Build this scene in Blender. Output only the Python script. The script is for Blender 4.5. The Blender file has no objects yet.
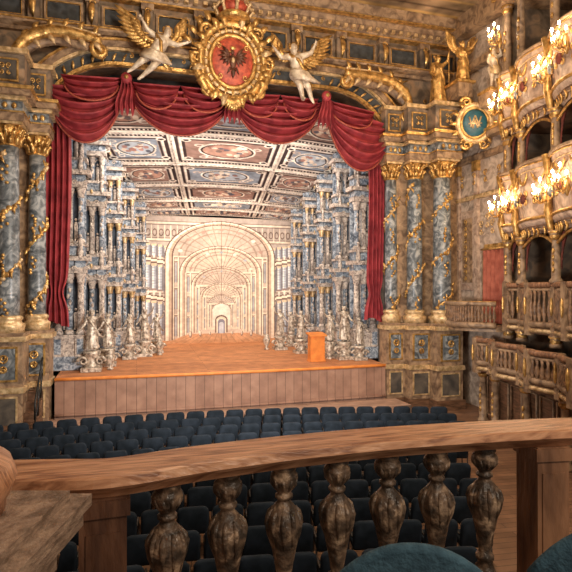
import bpy, math, random
import numpy as np
from mathutils import Vector, Matrix
random.seed(7); np.random.seed(7)
pi=math.pi
TH=math.radians(16.0); CS,SN=math.cos(TH),math.sin(TH)
EYE=4.6; FL=520.0
# pixel helpers: image coordinates at a set depth, to metres in the building frame
def bx(u,y): return y*math.tan(TH+math.atan((u-286)/FL))
def E(u,v,y):
    x=bx(u,y); d=x*SN+y*CS
    return (x,y,EYE-(v-290)/FL*d)
def C2B(X,d): return (X*CS+d*SN, -X*SN+d*CS)

# ------------------------------------------------------------ materials
def newmat(name):
    m=bpy.data.materials.new(name); m.use_nodes=True
    nt=m.node_tree; b=nt.nodes['Principled BSDF']; return m,nt,b
def mat(name,c1,c2=None,scale=3.0,rough=0.6,metal=0.0,bump=0.0,stretch=(1,1,1),detail=6,lo=0.35,hi=0.65,dist=0.0,c3=None,bscale=None,spec=0.5):
    m,nt,b=newmat(name); N=nt.nodes; L=nt.links
    b.inputs['Roughness'].default_value=rough; b.inputs['Metallic'].default_value=metal
    b.inputs['Specular IOR Level'].default_value=spec
    if c2 is None: c2=tuple(x*0.7 for x in c1)
    tc=N.new('ShaderNodeTexCoord'); mp=N.new('ShaderNodeMapping'); mp.inputs['Scale'].default_value=stretch
    L.new(tc.outputs['Object'],mp.inputs['Vector'])
    no=N.new('ShaderNodeTexNoise'); no.inputs['Scale'].default_value=scale; no.inputs['Detail'].default_value=detail; no.inputs['Distortion'].default_value=dist
    L.new(mp.outputs[0],no.inputs['Vector'])
    cr=N.new('ShaderNodeValToRGB'); cr.color_ramp.elements[0].position=lo; cr.color_ramp.elements[1].position=hi
    cr.color_ramp.elements[0].color=(*c2,1); cr.color_ramp.elements[1].color=(*c1,1)
    if c3:
        e=cr.color_ramp.elements.new((lo+hi)/2); e.color=(*c3,1)
    L.new(no.outputs['Fac'],cr.inputs[0]); L.new(cr.outputs[0],b.inputs['Base Color'])
    if bump>0:
        n2=N.new('ShaderNodeTexNoise'); n2.inputs['Scale'].default_value=bscale or scale*3; n2.inputs['Detail'].default_value=5
        L.new(mp.outputs[0],n2.inputs['Vector'])
        bp=N.new('ShaderNodeBump'); bp.inputs['Strength'].default_value=bump; bp.inputs['Distance'].default_value=0.03
        L.new(n2.outputs['Fac'],bp.inputs['Height']); L.new(bp.outputs[0],b.inputs['Normal'])
    return m
def emis(name,c,s):
    m,nt,b=newmat(name); b.inputs['Base Color'].default_value=(*c,1)
    b.inputs['Emission Color'].default_value=(*c,1); b.inputs['Emission Strength'].default_value=s; return m
def plank(name,c1,c2,w,l,rot=0,rough=0.45):
    m,nt,b=newmat(name); N=nt.nodes; L=nt.links
    tc=N.new('ShaderNodeTexCoord'); mp=N.new('ShaderNodeMapping'); mp.inputs['Rotation'].default_value=(0,0,rot)
    L.new(tc.outputs['Object'],mp.inputs['Vector'])
    br=N.new('ShaderNodeTexBrick'); br.inputs['Scale'].default_value=1; br.inputs['Brick Width'].default_value=l; br.inputs['Row Height'].default_value=w
    br.inputs['Mortar Size'].default_value=0.008; br.inputs['Color1'].default_value=(*c1,1); br.inputs['Color2'].default_value=(*c2,1)
    br.inputs['Mortar'].default_value=(*[x*0.35 for x in c2],1)
    L.new(mp.outputs[0],br.inputs['Vector'])
    no=N.new('ShaderNodeTexNoise'); no.inputs['Scale'].default_value=2.5; no.inputs['Detail'].default_value=6
    L.new(tc.outputs['Object'],no.inputs['Vector'])
    mx=N.new('ShaderNodeMix'); mx.data_type='RGBA'; mx.blend_type='MULTIPLY'; mx.inputs[0].default_value=0.7
    cr=N.new('ShaderNodeValToRGB'); cr.color_ramp.elements[0].position=.3; cr.color_ramp.elements[0].color=(.55,.5,.5,1); cr.color_ramp.elements[1].position=.7; cr.color_ramp.elements[1].color=(1.1,1.1,1.1,1)
    L.new(no.outputs['Fac'],cr.inputs[0]); L.new(br.outputs['Color'],mx.inputs[6]); L.new(cr.outputs[0],mx.inputs[7])
    L.new(mx.outputs[2],b.inputs['Base Color']); b.inputs['Roughness'].default_value=rough
    return m
def paintmat(name,rough=0.85):
    m,nt,b=newmat(name); a=nt.nodes.new('ShaderNodeAttribute'); a.attribute_name='Paint'
    nt.links.new(a.outputs['Color'],b.inputs['Base Color']); b.inputs['Roughness'].default_value=rough
    b.inputs['Specular IOR Level'].default_value=0.1; return m

GOLD=mat('gilding',(0.92,0.57,0.20),(0.32,0.165,0.045),6,0.34,0.65,0.4)
GOLDP=mat('pale_gilding',(0.92,0.67,0.38),(0.42,0.265,0.115),7,0.42,0.4,0.3)
SILV=mat('silvered_statue',(0.80,0.69,0.56),(0.2,0.15,0.115),9,0.4,0.2,0.3)
MARB=mat('blue_grey_marble',(0.40,0.405,0.40),(0.065,0.074,0.082),2.8,0.32,0,0.05,dist=2.0,c3=(0.165,0.18,0.19))
WALL=mat('painted_wall',(0.37,0.24,0.147),(0.10,0.074,0.055),1.8,0.7,0,0.25,c3=(0.2,0.148,0.105),dist=1.2)
WALLL=mat('fresco_wall',(0.62,0.49,0.385),(0.25,0.185,0.145),2.4,0.7,0,0.2,c3=(0.44,0.34,0.27),dist=1.6)
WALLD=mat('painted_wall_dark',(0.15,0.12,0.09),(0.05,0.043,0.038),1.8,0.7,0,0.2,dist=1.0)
STONE=mat('ochre_marbling',(0.45,0.295,0.175),(0.15,0.09,0.055),2.8,0.5,0,0.15,dist=1.4)
CREAM=mat('rose_ochre_panel',(0.64,0.47,0.35),(0.26,0.165,0.12),3.2,0.6,0,0.15,dist=1.2,c3=(0.45,0.32,0.245))
DARK=mat('dark_panel',(0.05,0.055,0.06),(0.02,0.02,0.025),3,0.6)
PAN=mat('slate_panel',(0.075,0.08,0.085),(0.03,0.033,0.036),5,0.5)
WOODD=mat('dark_brown_wood',(0.22,0.11,0.06),(0.08,0.04,0.02),3,0.5,0,0.2,stretch=(1,1,6))
WOODR=mat('worn_rail_wood',(0.74,0.40,0.225),(0.26,0.105,0.052),4.5,0.33,0,0.15,stretch=(1.2,12,4),dist=1.0,c3=(0.54,0.26,0.135))
WOODP=mat('painted_post_wood',(0.25,0.115,0.06),(0.085,0.036,0.02),4,0.45,0,0.3,stretch=(3,3,.8))
WOODQ=mat('post_wood_light',(0.38,0.19,0.10),(0.13,0.06,0.032),4,0.45,0,0.3,stretch=(3,3,.8))
PIERW=mat('grey_brown_pier_paint',(0.42,0.29,0.205),(0.16,0.105,0.07),6,0.5,0,0.35,stretch=(3,3,8),c3=(.29,.195,.138))
BALU=mat('mottled_baluster_paint',(0.58,0.40,0.26),(0.06,0.042,0.03),19,0.32,0,0.6,lo=.40,hi=.72,c3=(0.20,0.13,0.085),bscale=30,dist=.6)
BALM=mat('gallery_baluster_paint',(0.34,0.19,0.10),(0.11,0.06,0.035),8,0.5)
SEAT=mat('midnight_blue_velvet',(0.020,0.028,0.040),(0.009,0.014,0.020),5,0.85,spec=.2)
SEATR=mat('seat_wood_frame',(0.04,0.026,0.018),(0.02,0.013,0.01),5,0.5)
TEAL=mat('teal_velvet',(0.05,0.115,0.16),(0.025,0.065,0.095),30,0.9,0,0.3)
RED=mat('crimson_curtain',(0.40,0.046,0.054),(0.20,0.017,0.024),3,0.65,0,0.1)
REDG=mat('red_gold_field',(0.62,0.12,0.06),(0.28,0.035,0.022),7,0.5)
STAGEM=plank('stage_boards',(0.64,0.27,0.105),(0.52,0.205,0.075),0.25,5.0,rot=0,rough=0.7)
APRON=plank('apron_boards',(0.42,0.245,0.17),(0.34,0.19,0.13),5.0,0.33,rough=0.7)
FLOORM=plank('parquet_floor',(0.28,0.145,0.08),(0.2,0.105,0.058),0.18,2.0,rot=0.1,rough=0.5)
PLATM=plank('platform_boards',(0.48,0.31,0.22),(0.4,0.25,0.175),0.3,4.0,rough=0.6)
WPAINT=mat('scenic_blue_grey',(0.56,0.60,0.65),(0.085,0.11,0.15),6,0.8,0,0.1,c3=(0.27,0.31,0.37),dist=1.5)
WPAINT2=mat('scenic_warm_grey',(0.78,0.67,0.57),(0.23,0.185,0.165),6,0.8,0,0.1,c3=(0.53,0.44,0.38),dist=1.5)
WAX=mat('candle_wax',(0.9,0.85,0.7),(0.8,0.75,0.6),5,0.5)
FLAME=emis('lit_candle_bulb',(1.0,0.80,0.55),60)
IRON=mat('black_iron',(0.03,0.03,0.03),(0.015,0.015,0.015),5,0.4,0.5)
PAINT=paintmat('scenic_painting')
LECT=mat('orange_lectern_wood',(0.85,0.30,0.06),(0.7,0.21,0.04),4,0.5)
GREEN=mat('verdigris_blue',(0.02,0.12,0.16),(0.01,0.06,0.09),6,0.4)
SKIN=mat('ivory_silver_figure',(0.90,0.77,0.60),(0.5,0.37,0.25),5,0.42,0.15,0.15)
BOXRED=mat('box_red_drape',(.24,.05,.03),(.08,.015,.01),3,.8)

# ------------------------------------------------------------ mesh builder
class MB:
    def __init__(s): s.v=[];s.f=[];s.m=[];s.sm=[];s.mats=[]
    def mi(s,m):
        if m not in s.mats: s.mats.append(m)
        return s.mats.index(m)
    def add(s,vs,fs,m,smooth=False):
        o=len(s.v); k=s.mi(m); s.v.extend([tuple(p) for p in vs])
        for f in fs: s.f.append(tuple(i+o for i in f)); s.m.append(k); s.sm.append(smooth)
    def box(s,x0,x1,y0,y1,z0,z1,m):
        s.add([(x0,y0,z0),(x1,y0,z0),(x1,y1,z0),(x0,y1,z0),(x0,y0,z1),(x1,y0,z1),(x1,y1,z1),(x0,y1,z1)],
          [(0,3,2,1),(4,5,6,7),(0,1,5,4),(1,2,6,5),(2,3,7,6),(3,0,4,7)],m)
    def prism(s,pts,z0,z1,m):
        n=len(pts); s.add([(p[0],p[1],z0) for p in pts]+[(p[0],p[1],z1) for p in pts],
          [tuple(range(n))[::-1],tuple(range(n,2*n))]+[(i,(i+1)%n,n+(i+1)%n,n+i) for i in range(n)],m)
    def lathe(s,prof,cx,cy,z0,m,n=16,sq=False):
        vs=[];fs=[]
        for r,z in prof:
            for i in range(n):
                a=2*pi*i/n
                vs.append((cx+r*math.cos(a),cy+r*math.sin(a),z0+z))
        for j in range(len(prof)-1):
            for i in range(n):
                k=(i+1)%n; fs.append((j*n+i,j*n+k,(j+1)*n+k,(j+1)*n+i))
        fs.append(tuple(range(n))[::-1]); fs.append(tuple(range((len(prof)-1)*n,len(prof)*n)))
        s.add(vs,fs,m,True)
    def tube(s,pts,rad,m,n=6,smooth=True,flat=1.0):
        pts=[Vector(p) for p in pts]; N=len(pts)
        if not hasattr(rad,'__len__'): rad=[rad]*N
        vs=[];fs=[]; ref=None
        for i,p in enumerate(pts):
            t=(pts[min(i+1,N-1)]-pts[max(i-1,0)])
            t=t.normalized() if t.length>1e-9 else Vector((0,0,1))
            if ref is None:
                ref=Vector((0,1,0)) if abs(t.y)<.9 else Vector((1,0,0))
            a=(ref-t*ref.dot(t))
            a=a.normalized() if a.length>1e-6 else t.orthogonal().normalized()
            b=t.cross(a); ref=a
            for k in range(n):
                an=2*pi*k/n; vs.append(p+(a*math.cos(an)*flat+b*math.sin(an))*rad[i])
        for j in range(N-1):
            for i in range(n):
                k=(i+1)%n; fs.append((j*n+i,j*n+k,(j+1)*n+k,(j+1)*n+i))
        fs.append(tuple(range(n))[::-1]); fs.append(tuple(range((N-1)*n,N*n)))
        s.add(vs,fs,m,smooth)
    def ell(s,c,r,m,nu=10,nv=6,rot=None):
        vs=[];fs=[]; c=Vector(c)
        if not hasattr(r,'__len__'): r=(r,r,r)
        for j in range(nv+1):
            ph=pi*j/nv
            for i in range(nu):
                a=2*pi*i/nu
                p=Vector((r[0]*math.sin(ph)*math.cos(a),r[1]*math.sin(ph)*math.sin(a),-r[2]*math.cos(ph)))
                if rot: p=rot@p
                vs.append(c+p)
        for j in range(nv):
            for i in range(nu):
                k=(i+1)%nu; fs.append((j*nu+i,j*nu+k,(j+1)*nu+k,(j+1)*nu+i))
        s.add(vs,fs,m,True)
    def extr(s,prof,x0,x1,m,smooth=False):
        n=len(prof); s.add([(x0,y,z) for y,z in prof]+[(x1,y,z) for y,z in prof],
         [tuple(range(n)),tuple(range(n,2*n))[::-1]]+[(i,n+i,n+(i+1)%n,(i+1)%n) for i in range(n)],m,smooth)
    def grid(s,fn,nu,nv,m,smooth=True):
        vs=[fn(i/nu,j/nv) for j in range(nv+1) for i in range(nu+1)]
        fs=[(j*(nu+1)+i,j*(nu+1)+i+1,(j+1)*(nu+1)+i+1,(j+1)*(nu+1)+i) for j in range(nv) for i in range(nu)]
        s.add(vs,fs,m,smooth)
    def cap(s,a,b,ra,rb,m,n=8):
        a=Vector(a);b=Vector(b); pts=[];rad=[]
        d=(b-a); L=max(d.length,1e-5); d=d/L
        for k in range(4):
            q=pi/2*k/3; pts.append(a-d*ra*math.cos(q)); rad.append(max(ra*math.sin(q),.001))
        for k in range(4):
            q=pi/2*k/3; pts.append(b+d*rb*math.sin(q)); rad.append(max(rb*math.cos(q),.001))
        s.tube(pts,rad,m,n)
    def spiral(s,c,ux,uz,r0,turns,th,m,a0=0,n=6,k=0.16):
        c=Vector(c);ux=Vector(ux);uz=Vector(uz); pts=[];rad=[]; N=int(14*abs(turns))
        for i in range(N+1):
            a=a0+2*pi*turns*i/N; r=r0*math.exp(-k*2*pi*abs(turns)*i/N)
            pts.append(c+ux*r*math.cos(a)+uz*r*math.sin(a)); rad.append(th*(1-.6*i/N))
        s.tube(pts,rad,m,n)
    def obj(s,name,parent=None,loc=None):
        me=bpy.data.meshes.new(name); me.from_pydata(s.v,[],s.f)
        for mm in s.mats: me.materials.append(mm)
        me.polygons.foreach_set('material_index',s.m); me.polygons.foreach_set('use_smooth',s.sm); me.update()
        o=bpy.data.objects.new(name,me); bpy.context.collection.objects.link(o)
        if parent: o.parent=parent
        return o
X=Vector((1,0,0));Z=Vector((0,0,1));Yv=Vector((0,1,0))

def garland(mb,a,b,sag,th,m,n=14):
    a=Vector(a);b=Vector(b)
    pts=[a.lerp(b,i/n)-Z*sag*4*(i/n)*(1-i/n) for i in range(n+1)]
    mb.tube(pts,[th*(.5+1.0*math.sin(pi*i/n)+.25*(i%2)) for i in range(n+1)],m,6)
    for i in range(1,n,2): mb.ell(pts[i]+Vector((0,-th*.6,0)),th*1.1,m,6,4)
def cscroll(mb,c,r,m,flip=1,th=None,ux=X,uz=Z):
    th=th or r*.16; c=Vector(c)
    mb.spiral(c+uz*r*.9,ux*flip,uz,r*.7,1.4,th,m,a0=-pi/2)
    mb.spiral(c-uz*r*.9,ux*flip,-uz,r*.55,1.4,th,m,a0=-pi/2)
def leaf(mb,c,d,L,w,m):
    c=Vector(c);d=Vector(d).normalized(); pts=[];rad=[]
    for i in range(6):
        t=i/5; pts.append(c+d*L*t-Yv*.25*L*math.sin(t*pi)); rad.append(max(w*math.sin(pi*min(1,.15+t*.85)),.004))
    mb.tube(pts,rad,m,6,flat=.35)
def frame(mb,x0,x1,y,z0,z1,t,m,dp=.06,inner=None):
    mb.box(x0,x1,y-dp,y,z0,z0+t,m);mb.box(x0,x1,y-dp,y,z1-t,z1,m)
    mb.box(x0,x0+t,y-dp,y,z0+t,z1-t,m);mb.box(x1-t,x1,y-dp,y,z0+t,z1-t,m)
    if inner: mb.box(x0+t,x1-t,y-.02,y,z0+t,z1-t,inner)

# ------------------------------------------------------------ paint canvas
def smooth_noise(h,w,c):
    g=np.random.rand(c+2,int(c*w/h)+3); yy=np.linspace(0,c,h); xx=np.linspace(0,g.shape[1]-2,w)
    y0=yy.astype(int);x0=xx.astype(int); fy=(yy-y0)[:,None];fx=(xx-x0)[None,:]
    y0=np.minimum(y0,g.shape[0]-2);x0=np.minimum(x0,g.shape[1]-2)
    a=g[y0][:,x0];b=g[y0][:,x0+1];c2=g[y0+1][:,x0];d=g[y0+1][:,x0+1]
    return a*(1-fy)*(1-fx)+b*(1-fy)*fx+c2*fy*(1-fx)+d*fy*fx
class Canvas:
    def __init__(s,w,h,c):
        s.w,s.h=w,h; s.U,s.V=np.meshgrid(np.linspace(0,1,w),np.linspace(0,1,h)); s.C=np.zeros((h,w,3))+np.array(c)
    def put(s,mask,c,a=1.0):
        k=(mask.astype(float)*a)[...,None]; s.C=s.C*(1-k)+np.array(c)*k
    def rect(s,u0,u1,v0,v1,c,a=1): s.put((s.U>=u0)&(s.U<=u1)&(s.V>=v0)&(s.V<=v1),c,a)
    def ell(s,u,v,ru,rv,c,a=1): s.put(((s.U-u)/ru)**2+((s.V-v)/rv)**2<=1,c,a)
    def ring(s,u,v,ru,rv,t,c,a=1):
        q=np.sqrt(((s.U-u)/ru)**2+((s.V-v)/rv)**2); s.put((q<=1)&(q>=1-t),c,a)
    def arch(s,u,v0,vs,hw,c,a=1,asp=1):
        m=((abs(s.U-u)<=hw)&(s.V>=v0)&(s.V<=vs))|((((s.U-u)/hw)**2+((s.V-vs)/(hw*asp))**2<=1)&(s.V>=vs)); s.put(m,c,a)
    def frame(s,u0,u1,v0,v1,t,tv,c,a=1):
        m=(s.U>=u0)&(s.U<=u1)&(s.V>=v0)&(s.V<=v1)&~((s.U>=u0+t)&(s.U<=u1-t)&(s.V>=v0+tv)&(s.V<=v1-tv)); s.put(m,c,a)
    def noise(s,amt,cells=(12,40)):
        for c in cells: s.C*=(1+amt*(smooth_noise(s.h,s.w,c)-.5))[...,None]
def painted(name,cv,fn,parent=None):
    w,h=cv.w,cv.h; vs=[fn(i/(w-1),j/(h-1)) for j in range(h) for i in range(w)]
    fs=[(j*w+i,j*w+i+1,(j+1)*w+i+1,(j+1)*w+i) for j in range(h-1) for i in range(w-1)]
    me=bpy.data.meshes.new(name); me.from_pydata(vs,[],fs); me.materials.append(PAINT)
    at=me.color_attributes.new('Paint','FLOAT_COLOR','POINT')
    col=np.ones((w*h,4)); col[:,:3]=np.clip(cv.C,0,1).reshape(-1,3); at.data.foreach_set('color',col.ravel())
    o=bpy.data.objects.new(name,me); bpy.context.collection.objects.link(o)
    if parent: o.parent=parent
    return o

PY=19.2
# ------------------------------------------------------------ floor / shell
mb=MB(); mb.box(-12,24,-3,30,-.2,0,FLOORM); mb.obj('floor')
cv=Canvas(200,160,(0.36,0.24,0.14))
for i in range(30):
    u,v=random.random(),random.random(); cv.ell(u,v,.03+.06*random.random(),.03+.05*random.random(),random.choice([(.5,.32,.16),(.18,.14,.12),(.42,.21,.12),(.54,.4,.24)]),.7)
for k in range(6): cv.frame(.02+.03*k,.98-.03*k,.02+.03*k,.98-.03*k,.008,.008,(.6,.38,.15) if k%2 else (.13,.08,.05))
cv.noise(.9,(14,50,90)); 
painted('ceiling',cv,lambda u,v:(-8+26*u,2+17.15*v,15.6))

# proscenium wall with basket-arched opening
OX0,OX1,SZ,TZ,RR=-3.0,9.72,10.3,12.45,2.5
path=[(OX0,0)]+[(OX0,SZ*k/6) for k in range(1,7)]
for k in range(1,13):
    a=pi/2*k/12; path.append((OX0+RR*(1-math.cos(a)),SZ+(TZ-SZ)*math.sin(a)))
for k in range(1,10): path.append((OX0+RR+(OX1-OX0-2*RR)*k/10,TZ))
for k in range(0,13):
    a=pi/2*(1-k/12); path.append((OX1-RR*(1-math.cos(a)),SZ+(TZ-SZ)*math.sin(a)))
path+=[(OX1,SZ*(1-k/6)) for k in range(1,7)]
mb=MB(); outer=[]
for x,z in path:
    if z<=SZ and x<3: outer.append((-8,z))
    elif z<=SZ: outer.append((13.6,z))
    else:
        if x<OX0+RR:
            t=(x-OX0)/RR; outer.append((-8,SZ+(15.6-SZ)*min(1,t*2)) if t<.5 else (-8+(OX0+RR+8)*(t-.5)*2,15.6))
        elif x>OX1-RR:
            t=(OX1-x)/RR; outer.append((13.6,SZ+(15.6-SZ)*min(1,t*2)) if t<.5 else (13.6-(13.6-OX1+RR)*(t-.5)*2,15.6))
        else: outer.append((x,15.6))
n=len(path)
vs=[(x,PY,z) for x,z in path]+[(x,PY,z) for x,z in outer]
mb.add(vs,[(i,i+1,n+i+1,n+i) for i in range(n-1)],WALL)
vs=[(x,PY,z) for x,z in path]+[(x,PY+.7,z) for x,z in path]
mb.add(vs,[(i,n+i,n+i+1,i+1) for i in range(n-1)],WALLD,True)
def archband(mb,off,w,y0,y1,m,n0=4):
    P=path[n0:len(path)-n0]; vs=[];N=len(P)
    def nrm(i):
        a=P[max(i-1,0)];b=P[min(i+1,N-1)]; dx,dz=b[0]-a[0],b[1]-a[1]; L=math.hypot(dx,dz); return(-dz/L,dx/L)
    for i,(x,z) in enumerate(P):
        nx,nz=nrm(i)
        for o,y in ((off,y0),(off,y1),(off+w,y1),(off+w,y0)): vs.append((x+nx*o,y,z+nz*o))
    fs=[]
    for i in range(N-1):
        for k in range(4):
            fs.append((i*4+k,i*4+(k+1)%4,(i+1)*4+(k+1)%4,(i+1)*4+k))
    mb.add(vs,fs,m)
archband(mb,.02,.12,PY,PY-.18,GOLD); archband(mb,.14,.38,PY,PY-.10,PAN); archband(mb,.52,.10,PY,PY-.24,GOLDP)
archband(mb,.62,.2,PY,PY-.3,STONE); archband(mb,.82,.07,PY,PY-.36,GOLD)
for i in range(8,len(path)-8):
    x,z=path[i]; x2,z2=path[i+1]; L=math.hypot(x2-x,z2-z) or 1; nx,nz=-(z2-z)/L,(x2-x)/L
    leaf(mb,(x+nx*.16,PY-.12,z+nz*.16),(nx+(x2-x)/L*.5,0,nz+(z2-z)/L*.5),.34,.05,GOLD)
mb.obj('wall_proscenium')
for nm,b in (('wall_stage_left',(-8,-7.8,20.2,27.7,0,15.6)),('wall_stage_right',(16,16.2,20.2,27.7,0,15.6)),('wall_stage_back',(-8,16.2,27.75,27.9,0,15.6)),('wall_stage_roof',(-8,16.2,20.2,27.7,15.6,15.8)),('wall_stage_header',(-3.6,10.4,19.93,20.0,12.3,15.6))):
    mb=MB(); mb.box(*b,DARK); mb.obj(nm)
mb=MB(); mb.box(-8.2,-8,2,19.2,0,15.6,WALL)
mb.obj('wall_left')

# frieze, cornice
mb=MB()
mb.extr([(PY,14.75),(PY-.25,14.75),(PY-.3,14.9),(PY-.55,15.0),(PY-.6,15.15),(PY-.8,15.25),(PY-.9,15.6),(PY,15.6)],-7,13.4,STONE)
mb.box(-7,13.4,PY-.3,PY,14.72,14.78,GOLD); mb.box(-7,13.4,PY-.85,PY-.3,15.17,15.22,GOLD)
mb.extr([(PY,13.3),(PY-.15,13.3),(PY-.2,13.4),(PY-.42,13.48),(PY-.45,13.6),(PY,13.6)],-7,13.4,STONE)
mb.box(-7,13.4,PY-.48,PY,13.55,13.6,GOLD)
x=-6.1
while x<13:
    frame(mb,x-.62,x+.62,PY-.02,13.75,14.5,.09,STONE,.1,PAN); frame(mb,x-.55,x+.55,PY-.1,13.81,14.44,.03,GOLD,.03)
    xc=x+.92
    mb.box(xc-.18,xc+.18,PY-.22,PY,13.62,14.72,WALL); mb.box(xc-.22,xc+.22,PY-.3,PY,14.5,14.72,STONE)
    leaf(mb,(xc,PY-.25,14.5),(0,0,-1),.8,.12,GOLD); mb.spiral((xc,PY-.3,14.45),X,Z,.12,1.2,.03,GOLD)
    x+=1.84
for k in range(60): mb.box(-6.9+k*.34,-6.75+k*.34,PY-.5,PY-.3,14.86,15.0,GOLDP)
mb.obj('frieze_cornice')

# attic relief ornament on the wall
mb=MB()
for i in range(14):
    x=-1.2+i*.85
    if 2.2<x<4.6: continue
    mb.tube([(x,PY-.05,13.22),(x+.42,PY-.05,13.05),(x+.85,PY-.05,13.22)],[.03,.05,.03],GOLD)
for sx,x0 in ((1,-.2),(-1,7.0)):
    for k in range(3):
        cscroll(mb,(x0+sx*k*.9,PY-.12,13.0),.16,GOLD,sx)
for i in range(22):
    x=-5.5+i*.85; cscroll(mb,(x,PY-.1,12.3) if (x<-3.6 or x>10.2) else (x,PY-.06,13.05),.15,GOLDP if i%2 else GOLD,1 if i%2 else -1)
mb.obj('gilded_relief')

# broken-pediment scrolls
def ped_scroll(name,pts,vol,fl):
    mb=MB(); P=[Vector(E(u,v,18.6)) for u,v in pts]
    Q=[]
    for i in range(len(P)-1):
        for k in range(5):
            t=k/5; p0=P[max(i-1,0)];p1=P[i];p2=P[i+1];p3=P[min(i+2,len(P)-1)]
            Q.append(.5*((2*p1)+(-p0+p2)*t+(2*p0-5*p1+4*p2-p3)*t*t+(-p0+3*p1-3*p2+p3)*t**3))
    Q.append(P[-1])
    mb.tube(Q,[.13+.07*math.sin(pi*i/len(Q)) for i in range(len(Q))],GOLD,8)
    mb.tube([q+Vector((0,.2,-.22)) for q in Q],[.17]*len(Q),STONE,8)
    mb.tube([q+Vector((0,-.05,.17)) for q in Q],[.05]*len(Q),GOLDP,6)
    e=Q[-1]; mb.spiral(e-Z*.32,X*fl,Z,.34,1.7,.12,GOLD,a0=pi/2)
    mb.ell(e-Z*.32,.12,GOLD)
    s0=Q[0]; mb.spiral(s0+X*.2*fl,-X*fl,-Z,.24,1.4,.08,GOLD,a0=0)
    for i in range(2,len(Q)-2,3):
        leaf(mb,Q[i]+Z*.1,(0.4*fl,-.1,.8),.4,.09,GOLD); leaf(mb,Q[i]-Z*.1,(0.5*fl,-.2,-.7),.45,.1,GOLDP)
    mb.obj(name)
ped_scroll('pediment_scroll',[(12,74),(14,52),(28,36),(52,30),(78,34),(100,40)],None,1)
ped_scroll('pediment_scroll',[(410,116),(408,98),(396,84),(378,77),(360,74),(346,72)],None,-1)

# ------------------------------------------------------------ columns & piers
def column(x,y,r,name='proscenium_column'):
    mb=MB(); z0=3.3;z1=9.0
    mb.lathe([(r*1.45,0),(r*1.45,.12),(r*1.5,.16),(r*1.5,.24),(r*1.2,.3),(r*1.15,.36),(r*1.3,.4),(r*1.3,.46),(r*1.05,.52)],x,y,z0,GOLDP,20)
    prof=[(r*(1.0-.12*(t/8)**1.6),.5+(z1-z0-.5)*t/8) for t in range(9)]
    mb.lathe(prof,x,y,z0,MARB,24)
    N=80; pts=[];R=[]
    for i in range(N+1):
        t=i/N; a=t*2*pi*2.6+x*3+.25*math.sin(t*17); zz=z0+.6+(z1-z0-.75)*t; rr=r*(1-.12*t)+.015
        pts.append((x+rr*math.cos(a),y+rr*math.sin(a),zz)); R.append(.025+.016*(i%3==0))
    mb.tube(pts,R,GOLD,5)
    for i in range(1,N,2):
        p=Vector(pts[i]); q=random.uniform(.8,1.4); mb.ell(p+Z*random.uniform(-.06,.06),(.08*q,.045,.065*q),GOLD if random.random()<.7 else GOLDP,6,4)
        if i%4==1: leaf(mb,p,(random.uniform(-.6,.6),-.2,random.choice((-1,1))),.28,.05,GOLD)
    for k in range(4):
        zz=z0+1.0+k*1.35; 
        for q in range(6): mb.ell((x+random.uniform(-.1,.1)-.05,y-r-.01,zz-q*.1),(.055,.04,.055),GOLD,6,4)
    zt=z1
    mb.lathe([(r*.9,0),(r*1.0,.03),(r*.85,.08),(r*.95,.35),(r*1.35,.6)],x,y,zt,GOLD,16)
    for row,(zr,L) in enumerate(((.06,.28),(.26,.3))):
        for i in range(10):
            a=2*pi*(i+.5*row)/10; p=Vector((x+r*.95*math.cos(a),y+r*.95*math.sin(a),zt+zr))
            mb.tube([p,p+Vector((math.cos(a)*.03,math.sin(a)*.03,L*.6)),p+Vector((math.cos(a)*.14,math.sin(a)*.14,L)),p+Vector((math.cos(a)*.17,math.sin(a)*.17,L*.75))],[.07,.08,.05,.02],GOLD,5)
    for i in range(4):
        a=pi/4+pi/2*i; d=Vector((math.cos(a),math.sin(a),0)); mb.spiral(Vector((x,y,zt+.55))+d*r*1.35,d,Z,.1,1.3,.035,GOLD)
    q=r*1.4; mb.box(x-q,x+q,y-q,y+q,zt+.62,zt+.7,GOLDP)
    mb.obj(name)
cols=[(8,17.75,.33),(37,18.7,.28),(391,18.95,.25),(414.5,18.6,.31),(442,18.1,.36)]
CP=[(bx(u,y),y,r) for u,y,r in cols]
for c in CP: column(*c)
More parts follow.
